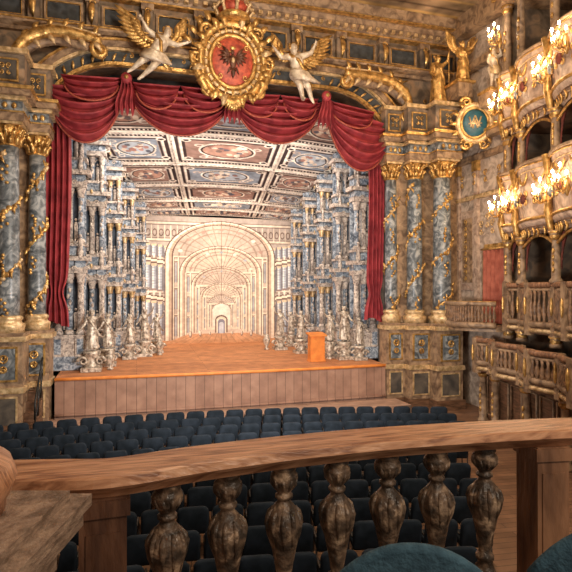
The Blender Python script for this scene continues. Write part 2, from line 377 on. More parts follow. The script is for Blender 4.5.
def pier(name,xs,xl,xr):
    mb=MB()
    mb.box(xl,xr,18.85,PY,0,9.7,STONE)
    for k,(x,y,r) in enumerate(xs):
        q=r*1.55
        mb.box(x-q-.08,x+q+.08,y-q-.08,PY,0,.35,WOODD)
        mb.box(x-q,x+q,y-q,PY,.35,1.5,STONE); mb.box(x-q-.06,x+q+.06,y-q-.06,PY,1.5,1.68,GOLDP)
        mb.box(x-q,x+q,y-q,PY,1.68,3.05,STONE); mb.box(x-q-.1,x+q+.1,y-q-.1,PY,3.05,3.2,GOLDP); mb.box(x-q-.04,x+q+.04,y-q-.04,PY,3.2,3.3,STONE)
        frame(mb,x-q*.75,x+q*.75,y-q,1.85,2.9,.06,GOLD,.04,MARB); frame(mb,x-q*.75,x+q*.75,y-q,.5,1.4,.05,GOLDP,.04,WALLD)
        cscroll(mb,(x,y-q-.06,2.38),.2,GOLD); cscroll(mb,(x,y-q-.06,2.38),.2,GOLD,-1)
        mb.box(x-q,x+q,y-q,PY,9.7,9.95,STONE); mb.box(x-q-.03,x+q+.03,y-q-.03,PY,9.95,9.99,GOLD)
        mb.box(x-q+.03,x+q-.03,y-q+.03,PY,9.99,10.3,MARB); leafy=y-q
        for t in (-.5,0,.5): mb.ell((x+t*q,leafy,10.15),(.08,.05,.1),GOLD,6,4)
        mb.box(x-q-.08,x+q+.08,y-q-.08,PY,10.3,10.42,GOLDP); mb.box(x-q-.22,x+q+.22,y-q-.22,PY,10.42,10.6,STONE); mb.box(x-q-.28,x+q+.28,y-q-.28,PY,10.6,10.7,GOLD)
        mb.box(x-q,x+q,y-q+.1,PY,10.7,11.75,WALL); frame(mb,x-q*.7,x+q*.7,y-q+.1,10.9,11.6,.05,GOLD,.04,WALLD)
        cscroll(mb,(x-.1,y-q+.03,11.25),.13,GOLD); cscroll(mb,(x+.1,y-q+.03,11.25),.13,GOLD,-1)
        mb.box(x-q-.1,x+q+.1,y-q,PY,11.75,11.9,GOLDP)
    mb.box(xl,xr,18.8,PY,9.7,9.95,STONE);mb.box(xl,xr,18.75,PY,10.42,10.7,STONE); mb.box(xl,xr,18.7,PY,10.64,10.7,GOLD); mb.box(xl,xr,18.9,PY,9.95,10.42,WALLD)
    mb.box(xl,xr,18.7,PY,3.05,3.3,GOLDP); mb.box(xl,xr,18.72,PY,1.5,1.68,STONE)
    mb.obj(name)
pier('proscenium_pier',CP[:2],-7.9,-3.25); pier('proscenium_pier',CP[2:],9.75,13.3)

# ------------------------------------------------------------ curtain
cur=bpy.data.objects.new('stage_curtain',None); bpy.context.collection.objects.link(cur)
FR=mat('curtain_fringe',(.5,.12,.07),(.3,.05,.03),20)
def swag(A,B,sag,nf,y=19.45,top=.25):
    mb=MB(); A=Vector(A);B=Vector(B)
    def fn(s,t):
        p=A.lerp(B,s); e=(4*s*(1-s))**.75
        z=p.z-(top*e*.3)-t*(sag*e+.28)
        am=.13*e+.035
        y2=p.y-.1-am*math.sin(2*pi*nf*t+1.2*math.sin(s*pi))-.28*e*math.sin(pi*t*.9)
        return (p.x+(.5-s)*.25*t*(1-e),y2,z)
    mb.grid(fn,36,48,RED)
    mb.tube([Vector(fn(i/36,1))+Vector((0,-.02,-.03)) for i in range(37)],.035,FR,5)
    mb.obj('swag',cur)
kn=[(44,84),(126,86),(231,96),(322,103),(392,126)]
sagb=[140,133,141,168]
KP=[Vector(E(u,v,19.0)) for u,v in kn]
for i in range(4):
    m_=(kn[i][0]+kn[i+1][0])/2; zb=E(m_,sagb[i],19)[2]; zt=(KP[i].z+KP[i+1].z)/2
    swag(KP[i],KP[i+1],zt-zb-.3,5.5,19.2)
for a,b,s in (((60,74),(122,78),.55),((132,82),(180,86),.6),((180,86),(228,90),.6),((236,92),(280,95),.6),((280,95),(318,99),.6),((326,100),(374,112),.55)):
    swag(Vector(E(*a,18.85)),Vector(E(*b,18.85)),s,3)
def tail(p,L,w,nf=4):
    mb=MB(); p=Vector(p)
    def fn(s,t):
        ww=w*(.35+.65*t**.6); x=p.x+(s-.5)*ww+.03*math.sin(6*t)
        return (x,p.y-.12-.09*math.sin(2*pi*nf*s+2*t),p.z-L*t-.12*math.sin(2*pi*nf*s)*t*(L<3))
    mb.grid(fn,40,24,RED); mb.ell(p+Vector((0,-.15,.0)),(.2,.16,.2),RED); mb.ell(p+Vector((0,-.28,.0)),.08,GOLD); mb.obj('tail',cur)
for i in (1,2,3): tail(KP[i]+Vector((0,-.35,.1)),1.15,.7)
def side(u,y,vt,vb,w,sg):
    mb=MB(); a=Vector(E(u,vt,y)); b=Vector(E(u,vb,y)); L=a.z-b.z
    def fn(s,t):
        g=1-.35*math.exp(-((t-.86)/.05)**2)+.35*max(0,t-.87)*3
        x=a.x+(s-.5)*w*g+.05*math.sin(t*5)
        return (x,y-.12*math.sin(2*pi*4.5*s+.8*math.sin(t*4))-.1*math.sin(pi*s),a.z-L*t+.1*math.sin(s*5)*(t>.95))
    mb.grid(fn,54,60,RED); mb.obj('leg_drape',cur)
side(57,19.35,100,324,.8,1); side(375,19.35,135,320,.72,-1)

# ------------------------------------------------------------ stage
def sz(y): return 1.68+.028*(y-18.7)
mb=MB()
N=24; fr=[( -2.6+12.0*k/N, 18.6-.12*math.sin(pi*k/N)) for k in range(N+1)]
top=[(x,y,sz(y)) for x,y in fr]+[(x,27.5,sz(27.5)) for x,y in fr]
mb.add(top,[(k,k+1,N+2+k,N+1+k) for k in range(N)],STAGEM)
mb.add([(x,y,0) for x,y in fr]+[(x,y,sz(y)) for x,y in fr],[(k,k+1,N+2+k,N+1+k) for k in range(N)],APRON)
mb.tube([(x,y-.02,sz(y)-.03) for x,y in fr],.06,LECT,6)
mb.tube([(x,y-.02,.45) for x,y in fr],.05,APRON,6)
mb.add([(-7.7,20.0,sz(20)-.002),(15.9,20.0,sz(20)-.002),(15.9,27.5,sz(27.5)-.002),(-7.7,27.5,sz(27.5)-.002)],[(0,1,2,3)],STAGEM)
mb.obj('stage')
mb=MB(); p2=[(-3.4,17.1)]+[(x,y-1.5) for x,y in fr]+[(9.7,17.1),(9.7,18.4),(-3.4,18.4)]
mb.prism(p2,0,.38,PLATM); mb.obj('orchestra_platform')
mb=MB()
for k in range(6): mb.box(-4.0,-2.9,16.9+.28*k,18.7,.0+.28*k,.28*(k+1),WOODD)
mb.obj('stage_steps')
mb=MB(); ra=[]
for xx in (-2.9,):
    for k in range(4):
        y=16.95+k*.5; mb.tube([(xx,y,.3+.5*k*.9),(xx,y,1.2+.5*k*.9)],.025,IRON)
    mb.tube([(xx,16.9,.75),(xx,16.9,1.25),(xx,18.5,2.65),(xx,18.75,2.6)],.03,IRON); mb.tube([(xx,16.95,.7),(xx,18.45,2.1)],.02,IRON)
mb.obj('stair_handrail')

def zc(y): return 11.7-(y-20)/6.4*3.45
# painted coffered ceiling of the set
cv=Canvas(330,380,(0.5,0.41,0.36))
rows=[0,.26,.50,.69,.84,.93,1.0]
DB=(.055,.035,.035); LT=(.88,.77,.66); MD=(.34,.21,.17)
for j in range(len(rows)-1):
    v0,v1=rows[j],rows[j+1]; h=v1-v0
    for i,(u0,u1) in enumerate(((.02,.29),(.29,.71),(.71,.98))):
        w=u1-u0
        cv.rect(u0,u1,v0,v1,(.42,.34,.30)); cv.frame(u0,u1,v0,v1,.011,.05*h,LT)
        cv.frame(u0+.012,u1-.012,v0+.055*h,v1-.055*h,.014,.055*h,DB)
        for q in range(int(w*70)): cv.rect(u0+.014+q/70,u0+.019+q/70,v0+.065*h,v0+.1*h,LT); cv.rect(u0+.014+q/70,u0+.019+q/70,v1-.1*h,v1-.065*h,LT)
        cv.frame(u0+.028,u1-.028,v0+.125*h,v1-.125*h,.008,.025*h,LT)
        cv.frame(u0+.038,u1-.038,v0+.16*h,v1-.16*h,.010,.035*h,DB)
        cv.rect(u0+.050,u1-.050,v0+.2*h,v1-.2*h,(.28,.31,.36) if (i+j)%2 else MD)
        cu,cvv=(u0+u1)/2,(v0+v1)/2
        for q in range(20):
            su,sv=cu+random.uniform(-.5,.5)*w*.64,cvv+random.uniform(-.5,.5)*h*.5
            cv.ring(su,sv,.012+.008*random.random(),.045*h,.45,random.choice([LT,(.7,.52,.4),LT]),.85)
        cv.ell(cu,cvv,w*.27,h*.26,LT); cv.ell(cu,cvv,w*.25,h*.23,DB); cv.ell(cu,cvv,w*.23,h*.205,(.46,.50,.55) if (i+j)%2 else (.5,.29,.22))
        for q in range(20): cv.ell(cu+random.uniform(-.5,.5)*w*.34,cvv+random.uniform(-.5,.5)*h*.29,.005+w*.018,.005+.009*random.random(),random.choice([(.8,.64,.5),(.4,.2,.16),(.12,.12,.15),(.88,.76,.62),(.2,.14,.12)]),.9)
        for su in (-1,1):
            for sv in (-1,1):
                cv.ell(cu+su*w*.37,cvv+sv*h*.3,.018,.05*h,LT); cv.ell(cu+su*w*.37,cvv+sv*h*.3,.011,.028*h,DB)
cv.rect(0,.02,0,1,(.25,.23,.23)); cv.rect(.98,1,0,1,(.25,.23,.23)); cv.noise(.4,(20,60,110))
xl0,xr0=bx(56,20.05)-.2,bx(378,20.05)+.3; xl1,xr1=bx(141,26.4),bx(296,26.4)
def cfn(u,v):
    y=20.05+6.4*v; xl=xl0+(xl1-xl0)*v; xr=xr0+(xr1-xr0)*v
    return (xl+(xr-xl)*u,y,zc(y)+.35*math.sin(pi*u)*(1-v*.5))
so=painted('painted_stage_ceiling',cv,cfn)
mb=MB()
for v in rows[1:-1]:
    mb.tube([Vector(cfn(i/12,v))-Z*.05 for i in range(13)],.035,WPAINT2,6)
for u in (.02,.29,.71,.98): mb.tube([Vector(cfn(u,i/10))-Z*.05 for i in range(11)],[.05-.003*i for i in range(11)],WPAINT2,6)
mb.obj('rib',so)

# painted backdrop : receding palace hall in one-point perspective
cv=Canvas(360,330,(0.50,0.40,0.34))
S=.5; VP=.17; LN=(.17,.10,.075); HL=(.95,.78,.61)
for v in (.40,.66,.80,.93): cv.rect(0,1,v,v+.006,LN,.9); cv.rect(0,1,v+.008,v+.022,HL,.8); cv.rect(0,1,v+.024,v+.03,LN,.8)
for k in range(26):
    u=.02+k*.038; cv.ring(u,.87,.014,.03,.35,LN,.9); cv.rect(u+.017,u+.022,.82,.93,HL,.8)
for sg in (-1,1):
    for k in range(5):
        u=S+sg*(.48-.036*k); w=.0125-.0007*k
        for (v0,v1) in ((.05+.008*k,.36-.008*k),(.44-.008*k,.65-.01*k),(.69-.005*k,.80-.008*k)):
            cv.rect(u-.018,u+.018,v0,v1,(.18,.175,.2),.85); cv.rect(u-w,u+w*.9,v0,v1,(.46,.48,.53)); cv.rect(u-w*.9,u-w*.1,v0,v1,(.86,.81,.76)); cv.rect(u-w*1.3,u+w*1.3,v1-.018,v1,(.82,.6,.4)); cv.rect(u-w*1.4,u+w*1.4,v0,v0+.014,(.32,.23,.2))
            for q in np.arange(v0+.03,v1-.03,.02): cv.rect(u-w,u+w,q,q+.005,(.28,.27,.31),.55)
        for zz in (.365-.008*k,.655-.01*k): cv.rect(u-.0175,u+.0175,zz,zz+.010,LN); cv.rect(u-.0175,u+.0175,zz+.012,zz+.03,HL); cv.rect(u-.0175,u+.0175,zz+.032,zz+.042,LN)
        cv.ell(u,.42-.008*k,.007,.022,(.82,.7,.58)); cv.ell(u,.71-.01*k,.006,.018,(.82,.7,.58))
def hall(k,hw,top,c):
    b=VP-(VP-.035)*(hw/.30); spr=top-hw*.85
    cv.arch(S,b,spr,hw*1.10,LN,1,.85*.98); cv.arch(S,b,spr,hw*1.075,HL,1,.85*.98); cv.arch(S,b,spr,hw*1.02,(.58,.41,.30),1,.85); cv.arch(S,b,spr,hw*.965,LN,1,.86); cv.arch(S,b,spr,hw*.94,c,1,.86)
    for q in range(1,16):
        a=pi*q/16; r=np.sqrt(((cv.U-S)/hw)**2+((cv.V-spr)/(hw*.85))**2)
        m=(abs((cv.U-S)*math.sin(a)-(cv.V-spr)*math.cos(a))<.002)&(cv.V>spr)&(r>.96)&(r<1.09); cv.put(m,LN,.8)
    return b,spr
lv=[(.315,.95),(.235,.76),(.17,.60),(.122,.475),(.085,.385),(.058,.32)]
cc=[(.60,.46,.37),(.76,.58,.45),(.68,.53,.42),(.86,.69,.54),(.76,.63,.52),(.96,.85,.72)]
for k,(hw,top_) in enumerate(lv):
    b,spr=hall(k,hw,top_,cc[k])
    if k+1<len(lv):
        h2,t2=lv[k+1]; sp2=t2-h2*.85
        for q in range(1,14):
            a=pi*q/14; m=(abs((cv.U-S)*math.sin(a)-(cv.V-spr)*math.cos(a))<.002)&(cv.V>spr)&(((cv.U-S)/(hw*.93))**2+((cv.V-spr)/(hw*.93*.86))**2<1); cv.put(m,(.31,.21,.16),.85)
        for f in (.88,.76): cv.put((abs(np.sqrt(((cv.U-S)/(hw*.94))**2+((cv.V-spr)/(hw*.94*.86))**2)-f)<.018)&(cv.V>spr),(.36,.25,.19),.8)
        for q in range(7 if k<3 else 3):
            a=pi*(q+.5)/7; cv.ell(S+hw*.82*math.cos(a),spr+hw*.7*math.sin(a),hw*.045,hw*.04,random.choice([(.92,.8,.66),(.4,.42,.47),(.5,.3,.24)]),.9)
        cv.rect(S-hw*.94,S+hw*.94,spr-.004,spr+.010,HL,.9); cv.rect(S-hw*.94,S+hw*.94,spr-.010,spr-.004,LN,.9)
        for sg in (-1,1):
            um=S+sg*(hw*.94+h2*1.10)/2; ww=abs(hw*.94-h2*1.10)/2
            for g in range(3):
                f0=b+(spr-b)*(.06+.32*g); f1=b+(spr-b)*(.30+.32*g)
                cv.arch(um,f0,f1-ww*.5,ww*.52,(.26,.18,.15),.95); cv.arch(um,f0,f1-ww*.5,ww*.3,(.46,.45,.46),.95)
                cv.rect(um-ww,um+ww,f1+.003,f1+.008,LN,.9); cv.rect(um-ww,um+ww,f1+.009,f1+.018,HL,.9)
            for e in (-.8,.8): cv.rect(um+e*ww-.004,um+e*ww+.004,b,spr,HL); cv.rect(um+e*ww+.004,um+e*ww+.006,b,spr,LN)
cv.arch(S,.09,.19,.038,LN); cv.arch(S,.09,.185,.032,HL); cv.arch(S,.085,.175,.022,(.28,.27,.32)); cv.arch(S,.085,.16,.013,(.66,.66,.7))
fl=(.66,.36,.2)
m=(cv.V<VP-(abs(cv.U-S))*((VP-.035)/.30)*.98)&(cv.V<.085); cv.put(m,fl)
cv.rect(0,1,0,.035,(.60,.31,.16)); 
for k in range(-10,11):
    m=(abs((cv.U-S)-(k*.05)*(VP-cv.V)/VP*1.0)<.002)&(cv.V<.08)&(abs(cv.U-S)<.4); cv.put(m,(.36,.18,.1),.7)
for k in range(3):
    for sg in (-1,1):
        u=S+sg*(.07+.06*k); h=.03+.012*k; v=.05-.008*k+.02; cv.ell(u,v+h*.5,.006+.002*k,h*.5,(.3,.2,.15)); cv.ell(u-.002,v+h*.6,.003+.001*k,h*.4,(.85,.72,.58))
cv.noise(.25,(20,60,100))
bxl,bxr=bx(138,26.5),bx(298,26.5)
painted('painted_backdrop',cv,lambda u,v:(bxl+(bxr-bxl)*u,26.5,sz(26.5)-.05+(8.35-sz(26.5))*v))

# wings
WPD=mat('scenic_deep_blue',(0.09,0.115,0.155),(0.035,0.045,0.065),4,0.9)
def wing(ui,y,sg,wid,warm):
    xi=bx(ui,y); z0=sz(y); z1=zc(y)-.02; H=z1-z0; mb=MB()
    A=WPAINT; B=WPAINT2
    S1=lambda t:z0+H*t
    xo=xi+sg*wid
    def bxx(a,b,y0,y1,za,zb,m): mb.box(min(a,b),max(a,b),y0,y1,za,zb,m)
    k=H/9.8
    cols=[.10,.50,.86,1.3,1.75,2.2,2.6]
    st=((.13,.36),(.47,.68),(.775,.90))
    ent=[(0,.05,.5,A),(.05,.11,.44,B),(.11,.13,.5,B)]
    for a,b in st:
        ent+=[(b,b+.02,.45,B),(b+.02,b+.045,.4,A),(b+.045,b+.062,.62,B)]
        if b<.8: ent+=[(b+.062,b+.10,.40,A),(b+.10,b+.11,.5,B)]
    ent.append((.962,1.0,.35,A))
    for a,b,proj,m in ent: bxx(xi-sg*(proj-.42)*k,xo,y-proj*k,y,S1(a),S1(b),m)
    for i,c in enumerate(cols):
        c*=k
        if c>wid: break
        x=xi+sg*(c+.05); pr=.32*k if i%2==0 else .2*k; r=.12*k
        for si,(a,b) in enumerate(st):
            rr=r*(1,.88,.72)[si]; h=H*(b-a)
            mb.lathe([(rr*1.4,0),(rr*1.4,.1*k),(rr,.18*k)],x,y-pr,S1(a),B,12)
            mb.lathe([(rr,.18*k),(rr,h*.33),(rr*1.12,h*.34),(rr*1.12,h*.37),(rr*.95,h*.38),(rr*.86,h-.36*k)],x,y-pr,S1(a),A if (i+si)%2 else B,12)
            mb.lathe([(rr*.9,h-.38*k),(rr*1.15,h-.34*k),(rr*1.05,h-.26*k),(rr*1.6,h-.05*k),(rr*1.6,h)],x,y-pr,S1(a),GOLDP if warm else B,12)
            for q in range(4): mb.ell((x+rr*.3*math.sin(q*2.3),y-pr-rr*.9,S1(a)+h*(.42+.1*q)),(rr*.5,rr*.35,.1*k),B,6,4)
            bxx(x-rr*1.7,x+rr*1.7,y-pr-rr*1.6,y,S1(b),S1(b+.02),B); bxx(x-rr*1.5,x+rr*1.5,y-pr-rr*1.4,y,S1(b+.02),S1(b+.045),A); bxx(x-rr*2.0,x+rr*2.0,y-pr-rr*2.3,y,S1(b+.045),S1(b+.062),B)
        bxx(x-.17*k,x+.17*k,y-pr-.2*k,y,S1(.05),S1(.13),B); bxx(x-.11*k,x+.11*k,y-pr-.22*k,y,S1(.06),S1(.115),A)
        for zz in (.375,.695,.985):
            mb.spiral((x+.18*k,y-.5*k,S1(zz)),X,Z,.11*k,1.2,.03*k,B); mb.ell((x,y-.62*k,S1(zz+.045)),(.06*k,.05*k,.11*k),GOLDP if i%2 else B,6,4)
        if i%2==0:
            for zz,f in ((.422,1),(.742,.8)):
                q=f*k; mb.lathe([(.1*q,0),(.11*q,.15*q),(.07*q,.38*q),(.1*q,.55*q),(.04*q,.66*q)],x,y-.52*k,S1(zz),B,8); mb.ell((x,y-.52*k,S1(zz)+.74*q),.06*q,B,6,5)
                mb.tube([(x-.08*q,y-.52*k,S1(zz)+.55*q),(x-.2*q,y-.56*k,S1(zz)+.42*q),(x-.16*q,y-.6*k,S1(zz)+.62*q)],[.035*q,.03*q,.02*q],B,5)
    for i in range(len(cols)-1):
        c=(cols[i]+cols[i+1])/2*k
        if c>wid: break
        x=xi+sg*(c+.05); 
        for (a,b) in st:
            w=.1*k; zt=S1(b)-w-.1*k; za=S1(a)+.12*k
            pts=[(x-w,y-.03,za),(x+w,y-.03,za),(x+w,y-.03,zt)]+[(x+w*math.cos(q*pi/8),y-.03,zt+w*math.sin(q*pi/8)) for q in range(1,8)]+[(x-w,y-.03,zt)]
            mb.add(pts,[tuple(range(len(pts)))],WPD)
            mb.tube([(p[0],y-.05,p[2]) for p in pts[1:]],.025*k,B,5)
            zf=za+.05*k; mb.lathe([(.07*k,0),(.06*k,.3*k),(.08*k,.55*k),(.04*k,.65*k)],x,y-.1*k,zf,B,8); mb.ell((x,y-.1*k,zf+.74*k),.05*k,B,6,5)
    mb.box(min(xi,xo),max(xi,xo),y-.02,y+.04,z0,z1,A)
    mb.spiral((xi-sg*.05*k,y-.3*k,S1(.93)),X*sg,Z,.16*k,1.4,.05*k,B); mb.spiral((xi-sg*.02*k,y-.45*k,S1(.40)),X*sg,Z,.12*k,1.3,.04*k,B)
    mb.obj('stage_wing_flat')
for ui,y,w in ((86,20.5,2.8),(106,21.8,2.4),(122,23.1,2.2),(135,24.3,2.0),(146,25.5,2.0)): wing(ui,y,-1,w,y>23)
for ui,y,w in ((350,20.5,2.8),(333,21.8,2.4),(317,23.1,2.2),(303,24.3,2.0),(291,25.5,2.0)): wing(ui,y,1,w,y>23)

# lectern
mb=MB(); lx=bx(316,20.0); z=sz(20.0)
mb.box(lx-.33,lx+.33,19.75,20.2,z,z+.06,LECT); mb.box(lx-.3,lx+.3,19.78,20.17,z+.06,z+1.02,LECT)
mb.add([(lx-.36,19.7,z+1.02),(lx+.36,19.7,z+1.02),(lx+.36,20.25,z+1.1),(lx-.36,20.25,z+1.1),(lx-.36,19.7,z+1.07),(lx+.36,19.7,z+1.07),(lx+.36,20.25,z+1.16),(lx-.36,20.25,z+1.16)],[(0,3,2,1),(4,5,6,7),(0,1,5,4),(1,2,6,5),(2,3,7,6),(3,0,4,7)],LECT)
frame(mb,lx-.25,lx+.25,19.78,z+.15,z+.95,.03,LECT,.02)
mb.obj('lectern')

# ------------------------------------------------------------ figures
def wingm(mb,root,d1,d2,L,m):
    root=Vector(root);d1=Vector(d1).normalized();d2=Vector(d2).normalized()
    arm=[root+d1*L*.6*t+d2*L*.15*math.sin(t*pi) for t in (0,.25,.5,.75,1)]
    mb.tube(arm,[.08,.1,.09,.07,.04],m,6)
    dn=(d2*1.0-d1*.1).normalized() if d2.z<d1.z else -d2
    for i in range(11):
        t=i/10; p=arm[0].lerp(arm[-1],t)+d2*L*.1*math.sin(t*pi); d=(dn*(1-t*.75)+d1*(.15+t)).normalized(); l=L*(.34+.34*t)
        mb.tube([p,p+d*l*.35,p+d*l*.75,p+d*l],[.06,.1,.085,.015],m,6,flat=.3)
        mb.tube([p-Yv*.04,p+d*l*.25-Yv*.05,p+d*l*.48],[.06,.085,.02],m,5,flat=.35)
def figure(name,o,s,J,m,robe=True,wings=None,fat=1.0,hair=None,vox=.035,cloth=None):
    o=Vector(o); D=dict(pel=(0,0,.53),ch=(0,-.01,.72),nk=(0,0,.83),hd=(0,-.01,.925),sl=(-.105,0,.81),sr=(.105,0,.81),el=(-.17,-.03,.64),er=(.17,-.03,.64),
      hl=(-.15,-.13,.52),hr=(.15,-.13,.52),pl=(-.055,0,.5),pr=(.055,0,.5),kl=(-.06,-.03,.28),kr=(.07,-.04,.28),fl=(-.06,0,.04),fr=(.08,0,.04))
    D.update(J); P={k:o+Vector(v)*s for k,v in D.items()}
    mb=MB(); c=lambda a,b,ra,rb:mb.cap(P[a],P[b],ra*s*fat,rb*s*fat,m,10)
    c('pel','ch',.085,.095); c('ch','nk',.085,.04); c('nk','hd',.032,.035); c('sl','sr',.045,.045)
    c('sl','el',.042,.032);c('el','hl',.032,.02);c('sr','er',.042,.032);c('er','hr',.032,.02)
    c('pl','pr',.08,.08); c('pl','kl',.07,.045);c('kl','fl',.045,.026);c('pr','kr',.07,.045);c('kr','fr',.045,.026)
    for f,kk in (('fl','kl'),('fr','kr')):
        d=(P[f]-P[kk]).normalized(); dd=(Vector((0,-.09,-.015)) if d.z<-.8 else d*.08+Vector((0,-.03,0))); mb.cap(P[f],P[f]+dd*s,.028*s*fat,.018*s*fat,m)
    for q in (-1,1): mb.ell(P['ch']+Vector((q*.04,-.07,0))*s,.035*s*fat,m)
    mb.ell(P['hd'],(.052*s*fat,.06*s*fat,.07*s*fat),m,12,8); mb.ell(P['hd']+Vector((0,-.062*fat,-.005))*s,(.01*s,.015*s,.018*s),m,6,4)
    for f,e in (('hl','el'),('hr','er')):
        d=(P[f]-P[e]).normalized(); mb.ell(P[f]+d*.03*s,.028*s,m,8,5)
    if robe:
        ax=P['pel']; ft=(P['fl']+P['fr'])/2; pts=[];R=[]
        for i in range(7):
            t=i/6; pts.append((P['ch'].lerp(ax,min(1,t*2)) if t<.5 else ax.lerp(ft,(t-.5)*1.9))); R.append((.085+.06*t)*s)
        mb.tube(pts,R,m,12)
        for k in range(7):
            a=2*pi*k/7; mb.tube([ax+Vector((math.cos(a)*.085,math.sin(a)*.085,.1))*s,ax.lerp(ft,.5)+Vector((math.cos(a)*.12,math.sin(a)*.12,0))*s,ft+Vector((math.cos(a+.2)*.15,math.sin(a+.2)*.14,.02))*s],[.02*s,.028*s,.032*s],m,6)
    ob=mb.obj(name)
    r=ob.modifiers.new('remesh','REMESH'); r.mode='VOXEL'; r.voxel_size=vox; r.use_smooth_shade=True
    sm=ob.modifiers.new('smooth','SMOOTH'); sm.iterations=2; sm.factor=.5
    ex=MB()
    for q in range(14):
        a=2*pi*q/14; ex.ell(P['hd']+Vector((math.cos(a)*.05,.02+.035*math.sin(a),.03+.03*math.sin(3*a)))*s*fat,.024*s*fat,hair or m,6,4)
    for q in (-1,1): ex.ell(P['hd']+Vector((q*.02,-.055,.008))*s*fat,.008*s,m,5,4)
    ex.ell(P['hd']+Vector((0,-.056,-.033))*s*fat,(.014*s,.008*s,.005*s),m,5,4)
    for f,e in (('hl','el'),('hr','er')):
        d=(P[f]-P[e]).normalized(); n=d.orthogonal().normalized(); b=d.cross(n)
        for q in range(4):
            st=P[f]+d*.045*s+n*(q-1.5)*.013*s; ex.tube([st,st+d*.03*s,st+(d*.045+b*.015)*s],[.007*s,.0065*s,.005*s],m,5)
        ex.tube([P[f]+d*.02*s+n*.025*s,P[f]+(d*.04+n*.045)*s],[.008*s,.006*s],m,5)
    ex.tube([P['sl']+Vector((0,-.05,.02))*s,P['ch']+Vector((0,-.1,-.02))*s,P['pel']+Vector((.09,-.06,.02))*s,P['pel']+Vector((.16,.02,-.15))*s,P['pel']+Vector((.26,.05,-.2))*s],[.02*s,.03*s,.035*s,.04*s,.02*s],hair or GOLD,6)
    if cloth:
        for q in range(6):
            t=q/5; a=P['pl'].lerp(P['kl'],t*.6)+Vector((-.09,-.05,.03))*s*(1-t*.2); b=P['pr'].lerp(P['kr'],t*.6)+Vector((.09,-.05,.02))*s
            ex.tube([a,(a+b)/2+Vector((0,-.1,-.03))*s,b,b+Vector((.06*(1+q*.3),.04,-.02))*s],[.03*s,.04*s,.035*s,.015*s],cloth,6)
    if wings:
        for rt,d1,d2,L in wings: wingm(ex,P['ch']+Vector(rt)*s,d1,d2,L*s,GOLD)
    ex.obj('drapery_detail',ob)
    return ob
a=E(154,51,18.3)
figure('winged_angel_statue',(a[0],a[1],a[2]-1.3),2.3,dict(pel=(0,0,.53),ch=(.09,-.02,.69),nk=(.15,-.03,.78),hd=(.19,-.04,.87),sl=(.02,0,.80),sr=(.22,-.03,.72),el=(-.1,-.05,.86),hl=(-.17,-.1,.96),er=(.34,-.06,.68),hr=(.45,-.08,.72),
  pl=(-.05,0,.52),pr=(.05,0,.48),kl=(-.18,-.08,.38),fl=(-.32,0,.27),kr=(-.02,-.12,.3),fr=(-.18,-.02,.17)),SKIN,False,[((-.04,.06,.03),(-.75,0,.75),(-.8,0,-.6),.62),((.1,.1,.05),(.45,0,.9),(.9,0,-.1),.42)],fat=1.12,hair=GOLD,cloth=SKIN)
a=E(298,72,18.3)
figure('winged_angel_statue',(a[0],a[1],a[2]-1.25),2.4,dict(pel=(0,0,.5),ch=(-.03,-.02,.68),nk=(-.06,-.03,.78),hd=(-.08,-.04,.87),sl=(-.15,0,.75),sr=(.06,-.03,.77),el=(-.27,-.05,.70),hl=(-.38,-.1,.78),er=(.19,-.06,.82),hr=(.24,-.08,.93),
  pl=(-.05,0,.48),pr=(.05,0,.48),kl=(.0,-.1,.3),fl=(.08,0,.12),kr=(.13,-.08,.3),fr=(.22,0,.14)),SKIN,False,[((.03,.06,.03),(.75,0,.8),(.8,0,-.6),.6),((-.1,.1,.05),(-.5,0,.9),(-.9,0,-.1),.38)],fat=1.15,hair=GOLD,cloth=SKIN)
a=E(438,108,18.1); figure('gilded_statue',(a[0],a[1],11.88),2.0,dict(er=(.2,-.05,.9),hr=(.2,-.1,1.06)),GOLD,True,fat=1.1,hair=GOLD)
sh=MB(); sh.tube([(a[0]+.42,17.95,12.2),(a[0]+.42,17.95,14.3)],.03,GOLD); sh.obj('gilded_spear')

def ped(name,x,y,z,s):
    mb=MB(); mb.box(x-.24*s,x+.24*s,y-.24*s,y+.24*s,z,z+.1*s,SILV); mb.lathe([(.2*s,.1*s),(.16*s,.16*s),(.14*s,.3*s),(.2*s,.42*s),(.22*s,.5*s)],x,y,z,SILV,12)
    for q in (-1,1): mb.spiral((x+q*.2*s,y-.1*s,z+.25*s),X*q,Z,.13*s,1.3,.045*s,SILV)
    return mb.obj(name)
for i,(u,y,s) in enumerate(((92,19.8,1.42),(108,20.8,1.3),(130,22.3,1.2),(145,22.9,1.3),(157,23.8,1.15),(280,23.5,1.25),(291,24.6,1.1),(301,22.2,1.25),(330,20.9,1.3),(344,20.2,1.45),(359,19.9,1.15))):
    x=bx(u,y); z=sz(y); ped('statue_pedestal',x,y,z,s)
    q=1 if i<5 else -1
    figure('stage_statue',(x,y,z+.5*s),1.02*s,dict(er=(.2*q,-.05,.88),hr=(.24*q,-.1,1.02),el=(-.17*q,-.03,.64),hl=(-.25*q,-.13,.55),sl=(-.105*q,0,.81),sr=(.105*q,0,.81)),SILV,True,hair=SILV,vox=.022)
    if i in (0,3,5,9):
        mb=MB(); mb.lathe([(.1,0),(.12,.05),(.05,.12),(.16,.35),(.18,.5),(.1,.6),(.13,.66),(.03,.75)],x+q*.62,y+.1,z,SILV,12); mb.obj('stage_urn')

